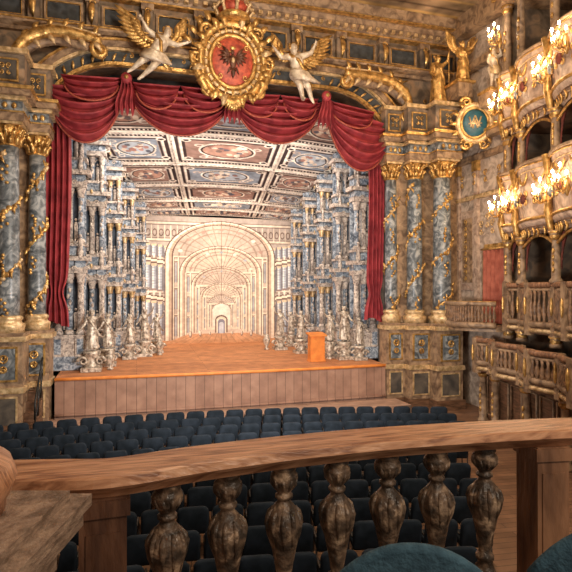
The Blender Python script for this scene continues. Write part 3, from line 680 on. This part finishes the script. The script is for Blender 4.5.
# ------------------------------------------------------------ coat of arms
ar=bpy.data.objects.new('royal_coat_of_arms',None); bpy.context.collection.objects.link(ar)
c=Vector(E(232,62,18.35)); mb=MB()
mb.ell(c+Vector((0,.15,0)),(1.15,.2,1.35),GOLD,24,12)
for rr,rz,th,m in ((1.14,1.34,.13,GOLD),(.95,1.1,.07,GOLDP),(.8,.93,.08,GOLD)):
    mb.tube([c+Vector((rr*math.cos(2*pi*i/36),-.08,rz*math.sin(2*pi*i/36))) for i in range(37)],th,m,8)
mb.ell(c+Vector((0,-.03,0)),(.77,.14,.9),REDG,24,10)
for i in range(24):
    a=2*pi*i/24; p=c+Vector((1.12*math.cos(a),-.12,1.32*math.sin(a))); d=Vector((math.cos(a),0,math.sin(a)))
    if i%3==0: mb.spiral(p+d*.15,Vector((-d.z,0,d.x)),d,.26,1.4,.08,GOLD)
    else: leaf(mb,p-d*.1,d,.48,.13,GOLDP if i%4==1 else GOLD)
    leaf(mb,c+Vector((.86*math.cos(a),-.12,1.0*math.sin(a))),d,.26,.05,GOLD)
for i in range(24):
    a=2*pi*i/24; mb.ell(c+Vector((1.04*math.cos(a),-.12,1.22*math.sin(a))),.05,GOLDP,6,4)
garland(mb,c+Vector((-1.5,-.1,.2)),c+Vector((-.7,-.15,-1.35)),.25,.09,GOLD); garland(mb,c+Vector((1.5,-.1,.2)),c+Vector((.7,-.15,-1.35)),.25,.09,GOLD)
for k in range(8):
    a=-pi/2+(k-3.5)*.22; leaf(mb,c+Vector((0,-.1,-1.25)),(math.cos(a),0,math.sin(a)),.55,.1,GOLD)
for k in range(12):
    a=pi*.12+pi*.76*k/11; mb.tube([c+Vector((math.cos(a)*.9,.2,math.sin(a)*1.1)),c+Vector((math.cos(a)*1.7,.15,math.sin(a)*1.9))],[.03,.02],GOLD,5); leaf(mb,c+Vector((math.cos(a)*1.45,.1,math.sin(a)*1.6)),(math.cos(a),0,math.sin(a)),.5,.12,GOLD)
mb.obj('frame',ar)
mb=MB() # eagle
BK=mat('eagle_dark_bronze',(0.16,0.06,0.03),(0.06,0.02,0.012),5,0.5,.2)
mb.ell(c+Vector((0,-.17,-.02)),(.13,.05,.26),BK); mb.ell(c+Vector((-.02,-.18,.3)),(.07,.05,.08),BK); leaf(mb,c+Vector((-.06,-.19,.3)),(-1,0,-.1),.13,.03,GOLD)
for q in (-1,1):
    for k in range(6):
        a=.9-.42*k; leaf(mb,c+Vector((q*.1,-.15,.12)),(q*math.cos(a),0,math.sin(a)),.5-.03*k,.06,BK)
    leaf(mb,c+Vector((q*.05,-.15,-.2)),(q*.6,0,-1),.34,.04,BK)
    mb.spiral(c+Vector((q*.5,-.12,.5)),X*q,Z,.12,1.3,.035,GOLD); mb.spiral(c+Vector((q*.45,-.12,-.55)),X*q,-Z,.12,1.3,.035,GOLD)
leaf(mb,c+Vector((0,-.15,-.22)),(0,0,-1),.4,.09,BK)
mb.ell(c+Vector((0,-.17,.45)),(.12,.04,.07),GOLD,8,5); mb.ell(c+Vector((0,-.21,0)),(.07,.03,.1),GOLDP,8,5)
mb.obj('eagle',ar)
mb=MB(); cc=c+Vector((.05,-.05,1.42))
mb.lathe([(.5,0),(.58,.05),(.58,.18),(.5,.24)],cc.x,cc.y,cc.z,GOLD,20); mb.lathe([(.45,.2),(.55,.45),(.42,.65),(.05,.78)],cc.x,cc.y,cc.z,REDG,16)
for i in range(8):
    a=2*pi*i/8; pts=[cc+Vector((math.cos(a)*r_,math.sin(a)*r_,z_)) for r_,z_ in ((.54,.2),(.68,.45),(.48,.7),(.05,.82))]; mb.tube(pts,.06,GOLDP,6); mb.ell(pts[1],.09,GOLDP,6,4)
mb.ell(cc+Z*.9,.12,GOLD); mb.box(cc.x-.03,cc.x+.03,cc.y-.03,cc.y+.03,cc.z+1.0,cc.z+1.2,GOLD); mb.box(cc.x-.1,cc.x+.1,cc.y-.03,cc.y+.03,cc.z+1.06,cc.z+1.12,GOLD)
mb.obj('crown',ar)

# ------------------------------------------------------------ right-hand corner wall and tiers
def line(Xa,da,dx=.05):
    L=math.hypot(dx,1); dv=(dx/L,-1/L); nv=(1/L,dx/L)
    def tp(a,b,z):
        x,y=C2B(Xa+dv[0]*a+nv[0]*b,da+dv[1]*a+nv[1]*b); return Vector((x,y,z))
    return tp
T=line(7.78,18.3); T0=line(6.75,18.3)
c0=Vector((bx(457,19.0),19.0,0)); c1=T(-.15,.5,0); cw=(c1-c0); CL=cw.length; cu=cw.normalized(); cn=Vector((-cu.y,cu.x,0))
if cn.dot(-c0)<0: cn=-cn
def cwp(s,o,z): p=c0+cu*s*CL+cn*o; return Vector((p.x,p.y,z))
mb=MB()
def cbox(s0,s1,o,z0,z1,m): 
    P=[cwp(s0,0,0),cwp(s1,0,0),cwp(s1,o,0),cwp(s0,o,0)]; mb.prism([(p.x,p.y) for p in P],z0,z1,m)
cbox(0,1,-.2,0,15.6,WALLL); cbox(0,1,.12,9.7,9.95,STONE);cbox(0,1,.35,10.4,10.6,STONE);cbox(0,1,.4,10.6,10.7,GOLD); cbox(0,1,.3,3.1,3.3,STONE)
cbox(0,1,.15,8.2,8.35,GOLDP); cbox(0,1,.3,13.3,13.6,STONE); cbox(0,1,.5,14.8,15.6,STONE)
for s in (.05,.38,.92): cbox(s-.03,s+.03,.12,3.3,9.7,CREAM); cbox(s-.045,s+.045,.18,9.3,9.7,GOLD)
cbox(.5,.86,.06,6.2,6.35,GOLD); cbox(.1,.33,.05,4.6,7.8,CREAM); cbox(.13,.3,.07,4.9,7.5,STONE)
for k in range(5): cscroll(mb,cwp(.2,.12,5.2+k*.5),.16,GOLD,1,ux=cu)
for k in range(5): cscroll(mb,cwp(.48+.09*k,.12,7.0+.25*(k%2)),.2,GOLDP,1 if k%2 else -1,ux=cu)
for k in range(4): cscroll(mb,cwp(.15+.2*k,.12,9.0),.18,GOLD,1 if k%2 else -1,ux=cu)
cbox(.48,.52,.1,3.3,6.2,STONE);cbox(.86,.9,.1,3.3,6.2,STONE)
mb.obj('wall_corner_right')
mb=MB()
def dfn(s,t): return cwp(.53+.32*s,.16+.06*math.sin(s*2*pi*5+1.5*t),6.15-2.8*t) 
mb.grid(dfn,50,10,mat('door_red',(.45,.13,.08),(.27,.06,.035),3,.8))
mb.tube([cwp(.5,.2,6.15),cwp(.88,.2,6.15)],.04,GOLD)
mb.obj('door_curtain')

# return balcony
mb=MB(); A=Vector((*C2B((446-286)/FL*20.3,20.3),0)); B=Vector((*C2B((496-286)/FL*18.5,18.5),0))
def rb(t,o=0): 
    p=A.lerp(B,t); return p+cn*(.45*math.sin(pi*t)+o)
pl=[rb(i/16) for i in range(17)]
mb.tube([p+Z*4.1 for p in pl],.09,STONE,8); mb.tube([p+Z*3.32 for p in pl],.12,STONE,8); mb.tube([p+Z*4.16 for p in pl],.04,GOLD,6)
mb.prism([(p.x,p.y) for p in pl]+[(c1.x,c1.y),(c0.x,c0.y)],3.1,3.28,STONE)
for i in range(22):
    p=rb((i+.5)/22); mb.lathe([(.05,0),(.03,.08),(.08,.25),(.03,.5),(.05,.7)],p.x,p.y,3.38,BALM,8)
mb.obj('corner_balcony')

# tiers
tiers=bpy.data.objects.new('side_gallery',None); bpy.context.collection.objects.link(tiers)
NODE=[0.05,1.0,3.0,5.0,7.0,9.0]
def bul(a):
    for i in range(len(NODE)-1):
        if NODE[i]<=a<=NODE[i+1]: return -.28*math.sin(pi*(a-NODE[i])/(NODE[i+1]-NODE[i]))
    return 0
AM=9.0
def band(mb,T,prof,m,na=60,a0=-.1,smooth=True):
    mb.grid(lambda s,t:T(a0+(AM-a0)*s, bul(a0+(AM-a0)*s)+prof[min(len(prof)-1,int(round(t*(len(prof)-1))))][0], prof[min(len(prof)-1,int(round(t*(len(prof)-1))))][1]),na,len(prof)-1,m,smooth)
def railb(mb,T,b,z,r,m):
    mb.tube([T(-.1+(AM+.1)*i/60,bul(-.1+(AM+.1)*i/60)+b,z) for i in range(61)],r,m,8)
def slab(mb,T,z0,z1,m):
    N=40; vs=[];fs=[]
    for i in range(N+1):
        a=-.1+(AM+.1)*i/N; vs+=[T(a,bul(a),z0),T(a,2.6,z0),T(a,2.6,z1),T(a,bul(a),z1)]
    for i in range(N):
        for k in range(4): fs.append((i*4+k,i*4+(k+1)%4,i*4+4+(k+1)%4,i*4+4+k))
    mb.add(vs,fs,m)
for (z0,z1) in ((6.6,8.6),(10.2,12.05)):
    mb=MB(); h=z1-z0
    band(mb,T,[(.25,z0-.25),(.12,z0-.1),(-.02,z0),(-.1,z0+.12),(-.04,z0+.22),(0,z0+.3),(-.1,z0+h*.4),(-.14,z0+h*.6),(-.06,z0+h*.82),(-.1,z1-.15),(-.2,z1-.08),(-.2,z1),(.05,z1)],CREAM)
    railb(mb,T,-.1,z0+.2,.05,GOLD); railb(mb,T,-.17,z1-.05,.06,STONE); railb(mb,T,-.18,z1-.14,.025,GOLD); railb(mb,T,-.1,z1-.3,.02,GOLDP); railb(mb,T,.05,z0-.15,.04,STONE)
    for i in range(len(NODE)-1):
        a0,a1=NODE[i],NODE[i+1]; n=3 if i else 2
        for k in range(n):
            s0=a0+(a1-a0)*(k+.12)/n; s1=a0+(a1-a0)*(k+.88)/n; sm=(s0+s1)/2
            pa=T(s0,bul(s0)-.2,z1-.4);pb=T(s1,bul(s1)-.2,z1-.4); garland(mb,pa,pb,.3,.035,GOLD,10)
            cc_=T(sm,bul(sm)-.17,z0+h*.42); uxx=(pb-pa).normalized(); cscroll(mb,cc_+uxx*.14,.17,GOLD,1,ux=uxx); cscroll(mb,cc_-uxx*.14,.17,GOLD,-1,ux=uxx)
            mb.ell(cc_,(.1,.1,.16),BOXRED if k%2 else MARB,8,6)
            for q in (s0,sm,s1): leaf(mb,T(q,bul(q)-.02,z0-.08),(0,0,-1),.32,.06,GOLD)
    for a in NODE:
        mb.tube([T(a,-.05,z0-.5),T(a,-.15,z0-.1),T(a,-.22,z0+.3),T(a,-.17,z0+h*.6),T(a,-.28,z1)],[.03,.1,.12,.08,.12],GOLD,8)
    slab(mb,T,z0-.05,z0+.1,WOODD)
    mb.obj('parapet',tiers)
def lowtier(T,z0,z1,ns=7):
    mb=MB(); railb(mb,T,0,z1,.09,WOODQ); railb(mb,T,0,z1-.14,.05,STONE); railb(mb,T,0,z0+.1,.09,STONE); railb(mb,T,0,z0-.1,.07,GOLDP)
    slab(mb,T,z0-.2,z0,WOODD)
    a=.1
    while a<AM:
        p=T(a,bul(a),0); h=z1-z0-.3; mb.lathe([(.06,0),(.035,.1*h),(.085,.35*h),(.03,.7*h),(.06,h)],p.x,p.y,z0+.15,BALM,8); a+=.17
    for a in NODE+[(NODE[i]+NODE[i+1])/2 for i in range(len(NODE)-1)]:
        P=[T(a-.11,bul(a)-.1,0),T(a+.11,bul(a)-.1,0),T(a+.11,bul(a)+.1,0),T(a-.11,bul(a)+.1,0)]
        mb.prism([(p.x,p.y) for p in P],z0-.25,z1+.08,STONE); q=T(a,bul(a)-.13,(z0+z1)/2); mb.ell(q,(.05,.05,.28),GOLD,6,6)
    mb.obj('balustrade',tiers)
lowtier(T,3.45,4.75); lowtier(T0,2.05,2.9)
mb=MB()
for (za,zb,TT) in ((0,1.85,T0),(2.9,3.25,T),(4.8,6.35,T),(8.6,9.95,T),(12.05,14.6,T)):
    for a in NODE:
        p=TT(a,.02 if za else .15,0); h=zb-za; r=.13
        mb.lathe([(r*1.5,0),(r*1.5,.08),(r,.16),(r*1.1,h*.4),(r*.8,h-.3),(r*1.1,h-.25),(r*1.0,h-.2),(r*1.6,h-.03),(r*1.6,h)],p.x,p.y,za,STONE,12)
        mb.lathe([(r*1.05,0),(r*1.4,.1),(r*1.2,.16),(r*1.75,.25)],p.x,p.y,zb-.28,GOLD,10)
        for k in range(4): mb.ell(p+Vector((-.13,-.03,0))+Z*(za+h*.25+k*.12*h),(.05,.05,.09),GOLD,6,4)
    if za in (4.8,8.6):
        for i in range(len(NODE)-1):
            a0,a1=NODE[i],NODE[i+1]
            pts=[T(a0+(a1-a0)*k/12,.02,zb-.42+.38*math.sin(pi*k/12)) for k in range(13)]; mb.tube(pts,.05,GOLD,6)
            for q,sgn in ((a0+.12,1),(a1-.12,-1)):
                mb.grid(lambda s,t:T(q+sgn*s*.42*(1-t)**1.5,.12+.03*math.sin(s*18),zb-.05-1.1*t*(1-.3*s)),14,10,BOXRED)
mb.obj('pillars',tiers)
mb=MB()
P=[T(-.2,2.6,0),T(AM,2.6,0),T(AM,2.8,0),T(-.2,2.8,0)]; mb.prism([(p.x,p.y) for p in P],0,15.55,WALL)
P=[T(-.25,.0,0),T(-.25,2.8,0),T(-.1,2.8,0),T(-.1,.0,0)]; mb.prism([(p.x,p.y) for p in P],0,15.55,WALL)
for zt in (2.1,3.5,6.6,10.3):
    for i in range(len(NODE)-1):
        a=(NODE[i]+NODE[i+1])/2
        P=[T(a-.35,2.5,0),T(a+.35,2.5,0),T(a+.35,2.62,0),T(a-.35,2.62,0)]; mb.prism([(p.x,p.y) for p in P],zt,zt+(2.0 if zt>3 else 1.1),BOXRED)
P=[T0(-.2,.3,0),T0(AM,.3,0),T0(AM,.4,0),T0(-.2,.4,0)]; mb.prism([(p.x,p.y) for p in P],0,1.85,WOODD)
for i in range(11):
    a=.2+i*.85; p0=T0(a,.26,.3);p1=T0(a+.65,.26,.3); mb.tube([p0,p1,p1+Z*1.3,p0+Z*1.3,p0],.035,STONE,5)
P=[T(-.3,-.3,0),T(AM,-.3,0),T(AM,2.8,0),T(-.3,2.8,0)]; mb.prism([(p.x,p.y) for p in P],14.6,15.55,STONE)
P=[T(-.3,-.4,0),T(AM,-.4,0),T(AM,2.8,0),T(-.3,2.8,0)]; mb.prism([(p.x,p.y) for p in P],14.9,15.1,GOLD)
mb.obj('wall_right')

# sconces
def sconce(a,z,T=T,s=.8):
    mb=MB(); c=T(a,bul(a)-.26,z); u=(T(a+.1,0,0)-T(a,0,0)).normalized(); o=(T(a,-1,0)-T(a,0,0)).normalized()
    mb.tube([c-Z*.35*s,c-Z*.1*s,c+Z*.2*s,c+Z*.35*s],[.03,.08,.06,.02],GOLD,8)
    for k,(q,f,h) in enumerate(((-.34,.22,.12),(-.18,.4,.0),(0,.5,.2),(.18,.4,.0),(.34,.22,.12),(0,.25,.45))):
        e=c+(u*q+o*f+Z*h)*s
        mb.tube([c,c+(u*q+o*f)*.5*s-Z*.18*s,e-Z*.12*s,e],[.02,.016,.014,.016],GOLD,5)
        mb.lathe([(.02,0),(.05,.03),(.04,.05)],e.x,e.y,e.z,GOLD,8); mb.lathe([(.018,.04),(.016,.15)],e.x,e.y,e.z,WAX,6)
        mb.ell(e+Z*.2,(.034,.034,.06),FLAME,8,6)
    mb.obj('candelabra_sconce')
    l=bpy.data.lights.new('sconce_glow','POINT'); l.energy=26; l.color=(1,.70,.40); l.shadow_soft_size=.15
    lo=bpy.data.objects.new('sconce_light',l); lo.location=c+o*.75+Z*.3; bpy.context.collection.objects.link(lo)
for a in (.05,1.0,3.0):
    sconce(a,7.3); sconce(a,10.9)
sconce(.05,13.4); sconce(4.4,11.2); sconce(4.4,7.4)

# monogram cartouche + putti
RT=Vector((math.cos(-.45),math.sin(-.45),0)); FN=Vector((RT.y,-RT.x,0))
c=Vector(E(475,123,17.0)); mb=MB(); s_=.86
def cp(a,b,o): return c+RT*a*s_+Z*b*s_+FN*o
R3=Matrix((RT,-FN,Z)).transposed()
def ring(rr,th,m,off=0):
    mb.tube([cp(rr*math.cos(2*pi*i/28)*.95,rr*1.1*math.sin(2*pi*i/28),off) for i in range(29)],th,m,8)
mb.ell(cp(0,0,-.1),(.72*s_,.14,.82*s_),GOLD,20,10,rot=R3); ring(.74,.11,GOLDP); ring(.6,.05,GOLD,.06); mb.ell(cp(0,0,.02),(.55*s_,.1,.63*s_),GREEN,20,8,rot=R3)
for p,q in (((-.25,.25),(-.1,-.25)),((-.1,-.25),(0,.12)),((0,.12),(.1,-.25)),((.1,-.25),(.25,.25)),((-.28,-.05),(.28,-.05)),((-.2,-.2),(0,.3)),((0,.3),(.2,-.2))):
    mb.tube([cp(*p,.14),cp(*q,.14)],.028,GOLDP,6)
for i in range(14):
    a=2*pi*i/14; leaf(mb,cp(.72*math.cos(a),.8*math.sin(a),.02),RT*math.cos(a)+Z*math.sin(a),.32,.09,GOLD)
for q in (-1,1): mb.spiral(cp(q*.35,.95,.05),RT*q,Z,.22,1.4,.07,GOLD); mb.spiral(cp(q*.35,-.95,.05),RT*q,-Z,.2,1.4,.06,GOLD)
mb.tube([cp(0,0,-.1),cp(0,0,-1.3)],.2,STONE)
mb.obj('monogram_cartouche')
c=Vector(E(463,72,17.4)); figure('winged_putto_statue',(c.x,c.y,c.z-.4),1.6,dict(er=(.22,-.05,.85),hr=(.3,-.1,.98)),GOLD,True,[((-.03,.05,.05),(-.6,0,.9),(-.9,0,-.4),.5),((.05,.08,.05),(.6,0,.9),(.9,0,-.4),.45)],fat=1.15,hair=GOLD)
mb=MB(); mb.box(c.x-.3,c.x+.3,c.y-.2,c.y+1.2,c.z-1.0,c.z-.42,STONE); mb.box(c.x-.4,c.x+.4,c.y-.28,c.y+1.2,c.z-.45,c.z-.36,GOLD); mb.obj('statue_console')
c=Vector(E(494,90,16.0)); figure('putto_statue',(c.x,c.y,c.z+.03),1.5,dict(er=(.2,-.05,.85),hr=(.1,-.1,1.0)),SKIN,False,fat=1.25,hair=GOLD,cloth=GOLDP)
mb=MB(); mb.box(c.x-.25,c.x+.35,c.y-.2,c.y+.5,c.z-.5,c.z+.02,STONE); mb.box(c.x-.32,c.x+.42,c.y-.26,c.y+.5,c.z-.06,c.z+.03,GOLD); mb.obj('statue_console')

# ------------------------------------------------------------ theatre seats (one mass)
mb=MB()
def rpad(mb,c,ux,uy,uz,w,h,t,r,m):
    out=[]
    for cx_,cz_,a0 in ((w/2-r,h-r,0),(-w/2+r,h-r,pi/2),(-w/2+r*.5,r*.5,pi),(w/2-r*.5,r*.5,3*pi/2)):
        rr=r if a0<pi else r*.5
        for k in range(4):
            a=a0+pi/2*k/3; out.append((cx_+rr*math.cos(a),cz_+rr*math.sin(a)))
    n=len(out); vs=[]
    for sc,dy in ((.88,-t*.5),(1,-t*.25),(1,t*.25),(.88,t*.5)):
        for x_,z_ in out: vs.append(c+ux*x_*sc+uy*(dy-.25*(x_*x_))+uz*((z_-h/2)*sc+h/2))
    fs=[(j*n+i,j*n+(i+1)%n,(j+1)*n+(i+1)%n,(j+1)*n+i) for j in range(3) for i in range(n)]
    fs.append(tuple(range(n))[::-1]); fs.append(tuple(range(3*n,4*n))); mb.add(vs,fs,m,True)
def rowd(Xc,k): return 16.4-.9*k+.121*Xc-.0179*Xc*Xc
for k in range(12):
    Xc=-9.2
    while True:
        d=rowd(Xc,k)
        if Xc>5.4-.26*(16.6-d): break
        sl=.121-.0358*Xc
        x,y=C2B(Xc,d); fw=Vector((*C2B(-sl,1),0)).normalized(); rt=Vector((fw.y,-fw.x,0))
        if d>5.6 and x>-7.6:
            c=Vector((x,y,.42)); tilt=(Z-fw*.18).normalized()
            rpad(mb,c,rt,fw,tilt,.53,.5,.09,.1,SEAT)
            rpad(mb,Vector((x,y,.44))+fw*.03,rt,-Z,fw,.5,.45,.1,.06,SEAT)
            for q in (-1,1):
                b=Vector((x,y,0))+rt*q*.26; mb.tube([b-fw*.05,b+Z*.45],.018,SEATR,4); mb.tube([b+fw*.42,b+fw*.42+Z*.4],.018,SEATR,4)
                mb.tube([b+Z*.62,b+fw*.3+Z*.64,b+fw*.4+Z*.4],.022,SEATR,4)
        Xc+=.585
mb.obj('theatre_seats')

# ------------------------------------------------------------ loge balustrade (near)
def near(u,v,h): 
    d=h*FL/(v-290); x,y=C2B((u-286)/FL*d,d); return Vector((x,y,EYE-h)),d
pts=[near(u,v,.57)[0] for u,v in ((-170,474),(-60,470),(40,468),(112,466),(200,453),(300,441),(400,432),(500,426),(570,423),(680,420),(800,418))]
def cr(P,n):
    Q=[]
    for i in range(len(P)-1):
        p0=P[max(i-1,0)];p1=P[i];p2=P[i+1];p3=P[min(i+2,len(P)-1)]
        for k in range(n):
            t=k/n; Q.append(.5*((2*p1)+(-p0+p2)*t+(2*p0-5*p1+4*p2-p3)*t*t+(-p0+3*p1-3*p2+p3)*t**3))
    Q.append(P[-1]); return Q
Q=cr(pts,6)
def nrm2(Q,i):
    t=(Q[min(i+1,len(Q)-1)]-Q[max(i-1,0)]).normalized(); return Vector((-t.y,t.x,0))
mb=MB()
prof=[(-.10,-.005),(-.092,.0),(.092,0),(.10,-.008),(.105,-.03),(.09,-.045),(.07,-.05),(.06,-.075),(-.06,-.075),(-.075,-.05),(-.095,-.043),(-.108,-.03)]
n=len(prof); vs=[]
for i,q in enumerate(Q):
    w=nrm2(Q,i)
    for a,b in prof: vs.append(q+w*a+Z*b)
fs=[(i*n+k,i*n+(k+1)%n,(i+1)*n+(k+1)%n,(i+1)*n+k) for i in range(len(Q)-1) for k in range(n)]
mb.add(vs,fs,WOODR); 
for a,b,z0,z1,m in ((-.08,.08,3.2,3.32,WOODP),(-.06,.06,3.05,3.2,WOODD)):
    vs=[];pr=[(-.08,z0),(.08,z0),(.08,z1),(-.08,z1)]
    for i,q in enumerate(Q):
        w=nrm2(Q,i)
        for aa,zz in pr: vs.append(Vector((q.x,q.y,0))+w*aa+Z*zz)
    mb.add(vs,[(i*4+k,i*4+(k+1)%4,(i+1)*4+(k+1)%4,(i+1)*4+k) for i in range(len(Q)-1) for k in range(4)],m)
S_=[0]
for i in range(1,len(Q)): S_.append(S_[-1]+(Q[i]-Q[i-1]).length)
def at(s):
    for i in range(1,len(Q)):
        if S_[i]>=s: t=(s-S_[i-1])/(S_[i]-S_[i-1]); return Q[i-1].lerp(Q[i],t),nrm2(Q,i)
    return Q[-1],nrm2(Q,len(Q)-1)
def s_of(u):
    bs,bd=0,1e9; s=0
    while s<S_[-1]:
        p,_=at(s); uu=286+FL*((p.x*CS-p.y*SN)/(p.x*SN+p.y*CS))
        if abs(uu-u)<bd: bd=abs(uu-u);bs=s
        s+=.005
    return bs
bp=[(.052,0),(.052,-.02),(.045,-.025),(.058,-.04),(.06,-.052),(.05,-.075),(.034,-.098),(.027,-.108),(.038,-.114),(.038,-.124),(.027,-.13),(.03,-.14),(.05,-.16),(.070,-.19),(.076,-.215),(.072,-.25),(.056,-.3),(.042,-.36),(.032,-.41),(.028,-.44),(.042,-.45),(.042,-.465),(.03,-.475),(.045,-.5),(.055,-.53),(.055,-.56),(.055,-.63)]
s1,s2=s_of(104),s_of(541)
def post(s,mm):
    p,w=at(s); t=Vector((w.y,-w.x,0))
    def rect(a,b): return [tuple((p+t*x_+w*y_)[:2]) for x_,y_ in ((-a,-b),(a,-b),(a,b),(-a,b))]
    mb.prism(rect(.07,.075),3.05,3.955,mm); mb.prism(rect(.08,.085),3.9,3.95,mm); mb.prism(rect(.05,.08),3.35,3.85,mm)
post(s1,WOODP);post(s2,WOODQ)
sb0,sb1=s_of(168),s_of(484)
poss=[sb0+(sb1-sb0)*k/6 for k in range(7)]+[s1-(sb1-sb0)/6*k for k in (1,2,3,4,5)]+[s2+(sb1-sb0)/6*k for k in (1.1,2,3)]
for s in poss:
    p,w=at(s); zb=3.955
    mb.lathe([(r*.87,z) for r,z in bp][::-1],p.x,p.y,zb,BALU,24)
    for i in range(10):
        a=2*pi*i/10; ca,sa=math.cos(a)*.93,math.sin(a)*.93
        mb.tube([(p.x+r*ca,p.y+r*sa,zb+z) for r,z in ((.046,-.165),(.062,-.185),(.068,-.21),(.063,-.25),(.048,-.30))],[.006,.010,.012,.009,.004],BALU,5)
        mb.tube([(p.x+r*ca,p.y+r*sa,zb+z) for r,z in ((.052,-.05),(.048,-.07),(.034,-.092))],[.006,.008,.004],BALU,5)
mb.obj('loge_balustrade')
mb=MB(); P=[C2B(-3,-1.5),C2B(3.5,-1.5)]; fl=[(q.x,q.y) for q in Q[::3]]
mb.prism(P[::1]+fl[::-1],2.85,3.05,WOODD); mb.obj('floor_loge')

# pier pedestal, lower left
mb=MB()
def rc(X0,X1,d0,d1): return [C2B(X0,d0),C2B(X1,d0),C2B(X1,d1),C2B(X0,d1)]
D=-.075
for X1,d0,d1,z0,z1,mm in ((-.53,1.0,1.28,3.05,3.88,PIERW),(-.515,.99,1.295,3.88,3.90,GOLDP),(-.50,.98,1.31,3.90,3.935,PIERW),(-.52,.99,1.29,3.935,3.955,WOODP),(-.485,.965,1.335,3.955,3.985,PIERW),(-.455,.95,1.365,3.985,4.015,PIERW),(-.465,.955,1.355,4.015,4.03,WOODP),(-.44,.94,1.385,4.03,4.06,PIERW),(-.48,.97,1.34,4.06,4.085,PIERW)):
    mb.prism(rc(-1.35,X1+D,d0,d1),z0,z1,mm)
x,y=C2B(-.895,1.14); mb.lathe([(.25,0),(.25,.03),(.262,.04),(.275,.075),(.262,.11),(.24,.125),(.21,.14),(.2,.17),(.2,2.6)],x,y,4.085,WOODR,32)
mb.obj('loge_pier')

# loge chairs
def chair(Xc,d,ang,dz=0):
    mb=MB(); x,y=C2B(Xc,d); fw=Vector((*C2B(math.sin(ang),math.cos(ang)),0)).normalized(); rt=Vector((fw.y,-fw.x,0)); o=Vector((x,y,3.05))
    tl=(Z-fw*.12).normalized()
    def back(s,t,off):
        xx=(s-.5)*.44; e=1-(2*abs(s-.5))**2.2*.26
        return o+rt*xx+tl*(.42+((.515+dz)*e)*t)+fw*(.02-.35*xx*xx*1.0+off*math.sin(pi*min(max(t,.02),.98))**.3*max(0.05,1-(2*abs(s-.5))**6))
    mb.grid(lambda s,t:back(s,t,-.04),16,14,TEAL); mb.grid(lambda s,t:back(s,t,.04),16,14,TEAL)
    rim=[back(0,k/10,0) for k in range(11)]+[back(k/16,1,0) for k in range(1,17)]+[back(1,1-k/10,0) for k in range(1,11)]
    mb.tube(rim,.018,TEAL,8)
    mb.grid(lambda s,t:o+rt*(s-.5)*.46+fw*(.03+.44*t)+Z*(.40+.09*(math.sin(pi*s)*math.sin(pi*t))**.25 if 0<s<1 and 0<t<1 else .40),12,12,TEAL)
    c=o+fw*.25
    mb.prism([tuple((c+rt*a+fw*b)[:2]) for a,b in ((-.23,-.22),(.23,-.22),(.23,.22),(-.23,.22))],3.05+.34,3.05+.4,WOODD)
    for a in (-.2,.2):
        for b in (.04,.44): mb.tube([o+rt*a+fw*b,o+rt*a+fw*b+Z*.36],[.016,.024],WOODD,8)
    mb.obj('upholstered_chair')
chair(.325,1.37,.1,-.018); chair(.90,1.45,.2,-.01)

# ------------------------------------------------------------ lights
def area(name,loc,target,e,size,col,sy=None,spread=None):
    l=bpy.data.lights.new(name,'AREA'); l.energy=e; l.size=size; l.color=col
    if sy: l.shape='RECTANGLE'; l.size_y=sy
    if spread: l.spread=math.radians(spread)
    o=bpy.data.objects.new(name,l); o.location=loc; o.rotation_euler=(Vector(target)-Vector(loc)).to_track_quat('-Z','Y').to_euler(); bpy.context.collection.objects.link(o)
area('house_fill',(3,7,15),(3.5,16,6),1180,3,(1,.81,.59))  # added overhead fill for the auditorium, not an actual chandelier
area('house_fill',(6,2,9),(5,19,9),460,2.5,(1,.84,.66))  # second added fill, out of view, brightens the proscenium front
area('loge_fill',(1.8,-.6,6.2),(.8,2.2,3.8),50,.7,(1,.83,.65))  # unseen fill added to lift the near rail and balusters
area('stage_batten_light',(3.4,20.4,10.6),(3.4,25,1),560,8,(1,.90,.80),.5)
area('stage_front_fill',(3.3,10,3.6),(3.4,23,9.5),860,2.5,(1,.95,.90),1)  # fill added above the seats to brighten the set, no fixture there
area('backdrop_batten_light',(3.8,24.6,8.95),(3.9,26.5,3.6),95,4.5,(1,.86,.72),.2)
area('backdrop_side_light',(bx(120,26.0)-.5,25.85,4.5),(bx(225,26.5),26.5,4.5),85,.5,(1,.84,.68),4)
area('backdrop_side_light',(bx(318,26.0)+.5,25.85,4.5),(bx(215,26.5),26.5,4.5),85,.5,(1,.84,.68),4)
w=bpy.data.worlds.new('house_ambient'); bpy.context.scene.world=w; w.use_nodes=True
w.node_tree.nodes['Background'].inputs[0].default_value=(1,.84,.70,1); w.node_tree.nodes['Background'].inputs[1].default_value=.25

cam=bpy.data.cameras.new('camera'); cam.sensor_width=36; cam.lens=36*FL/572; cam.clip_start=.05
co=bpy.data.objects.new('camera',cam); co.location=(0,0,EYE); co.rotation_euler=(pi/2+math.atan(4/FL),0,-TH); bpy.context.collection.objects.link(co)
bpy.context.scene.camera=co
bpy.context.scene.view_settings.view_transform='Standard'
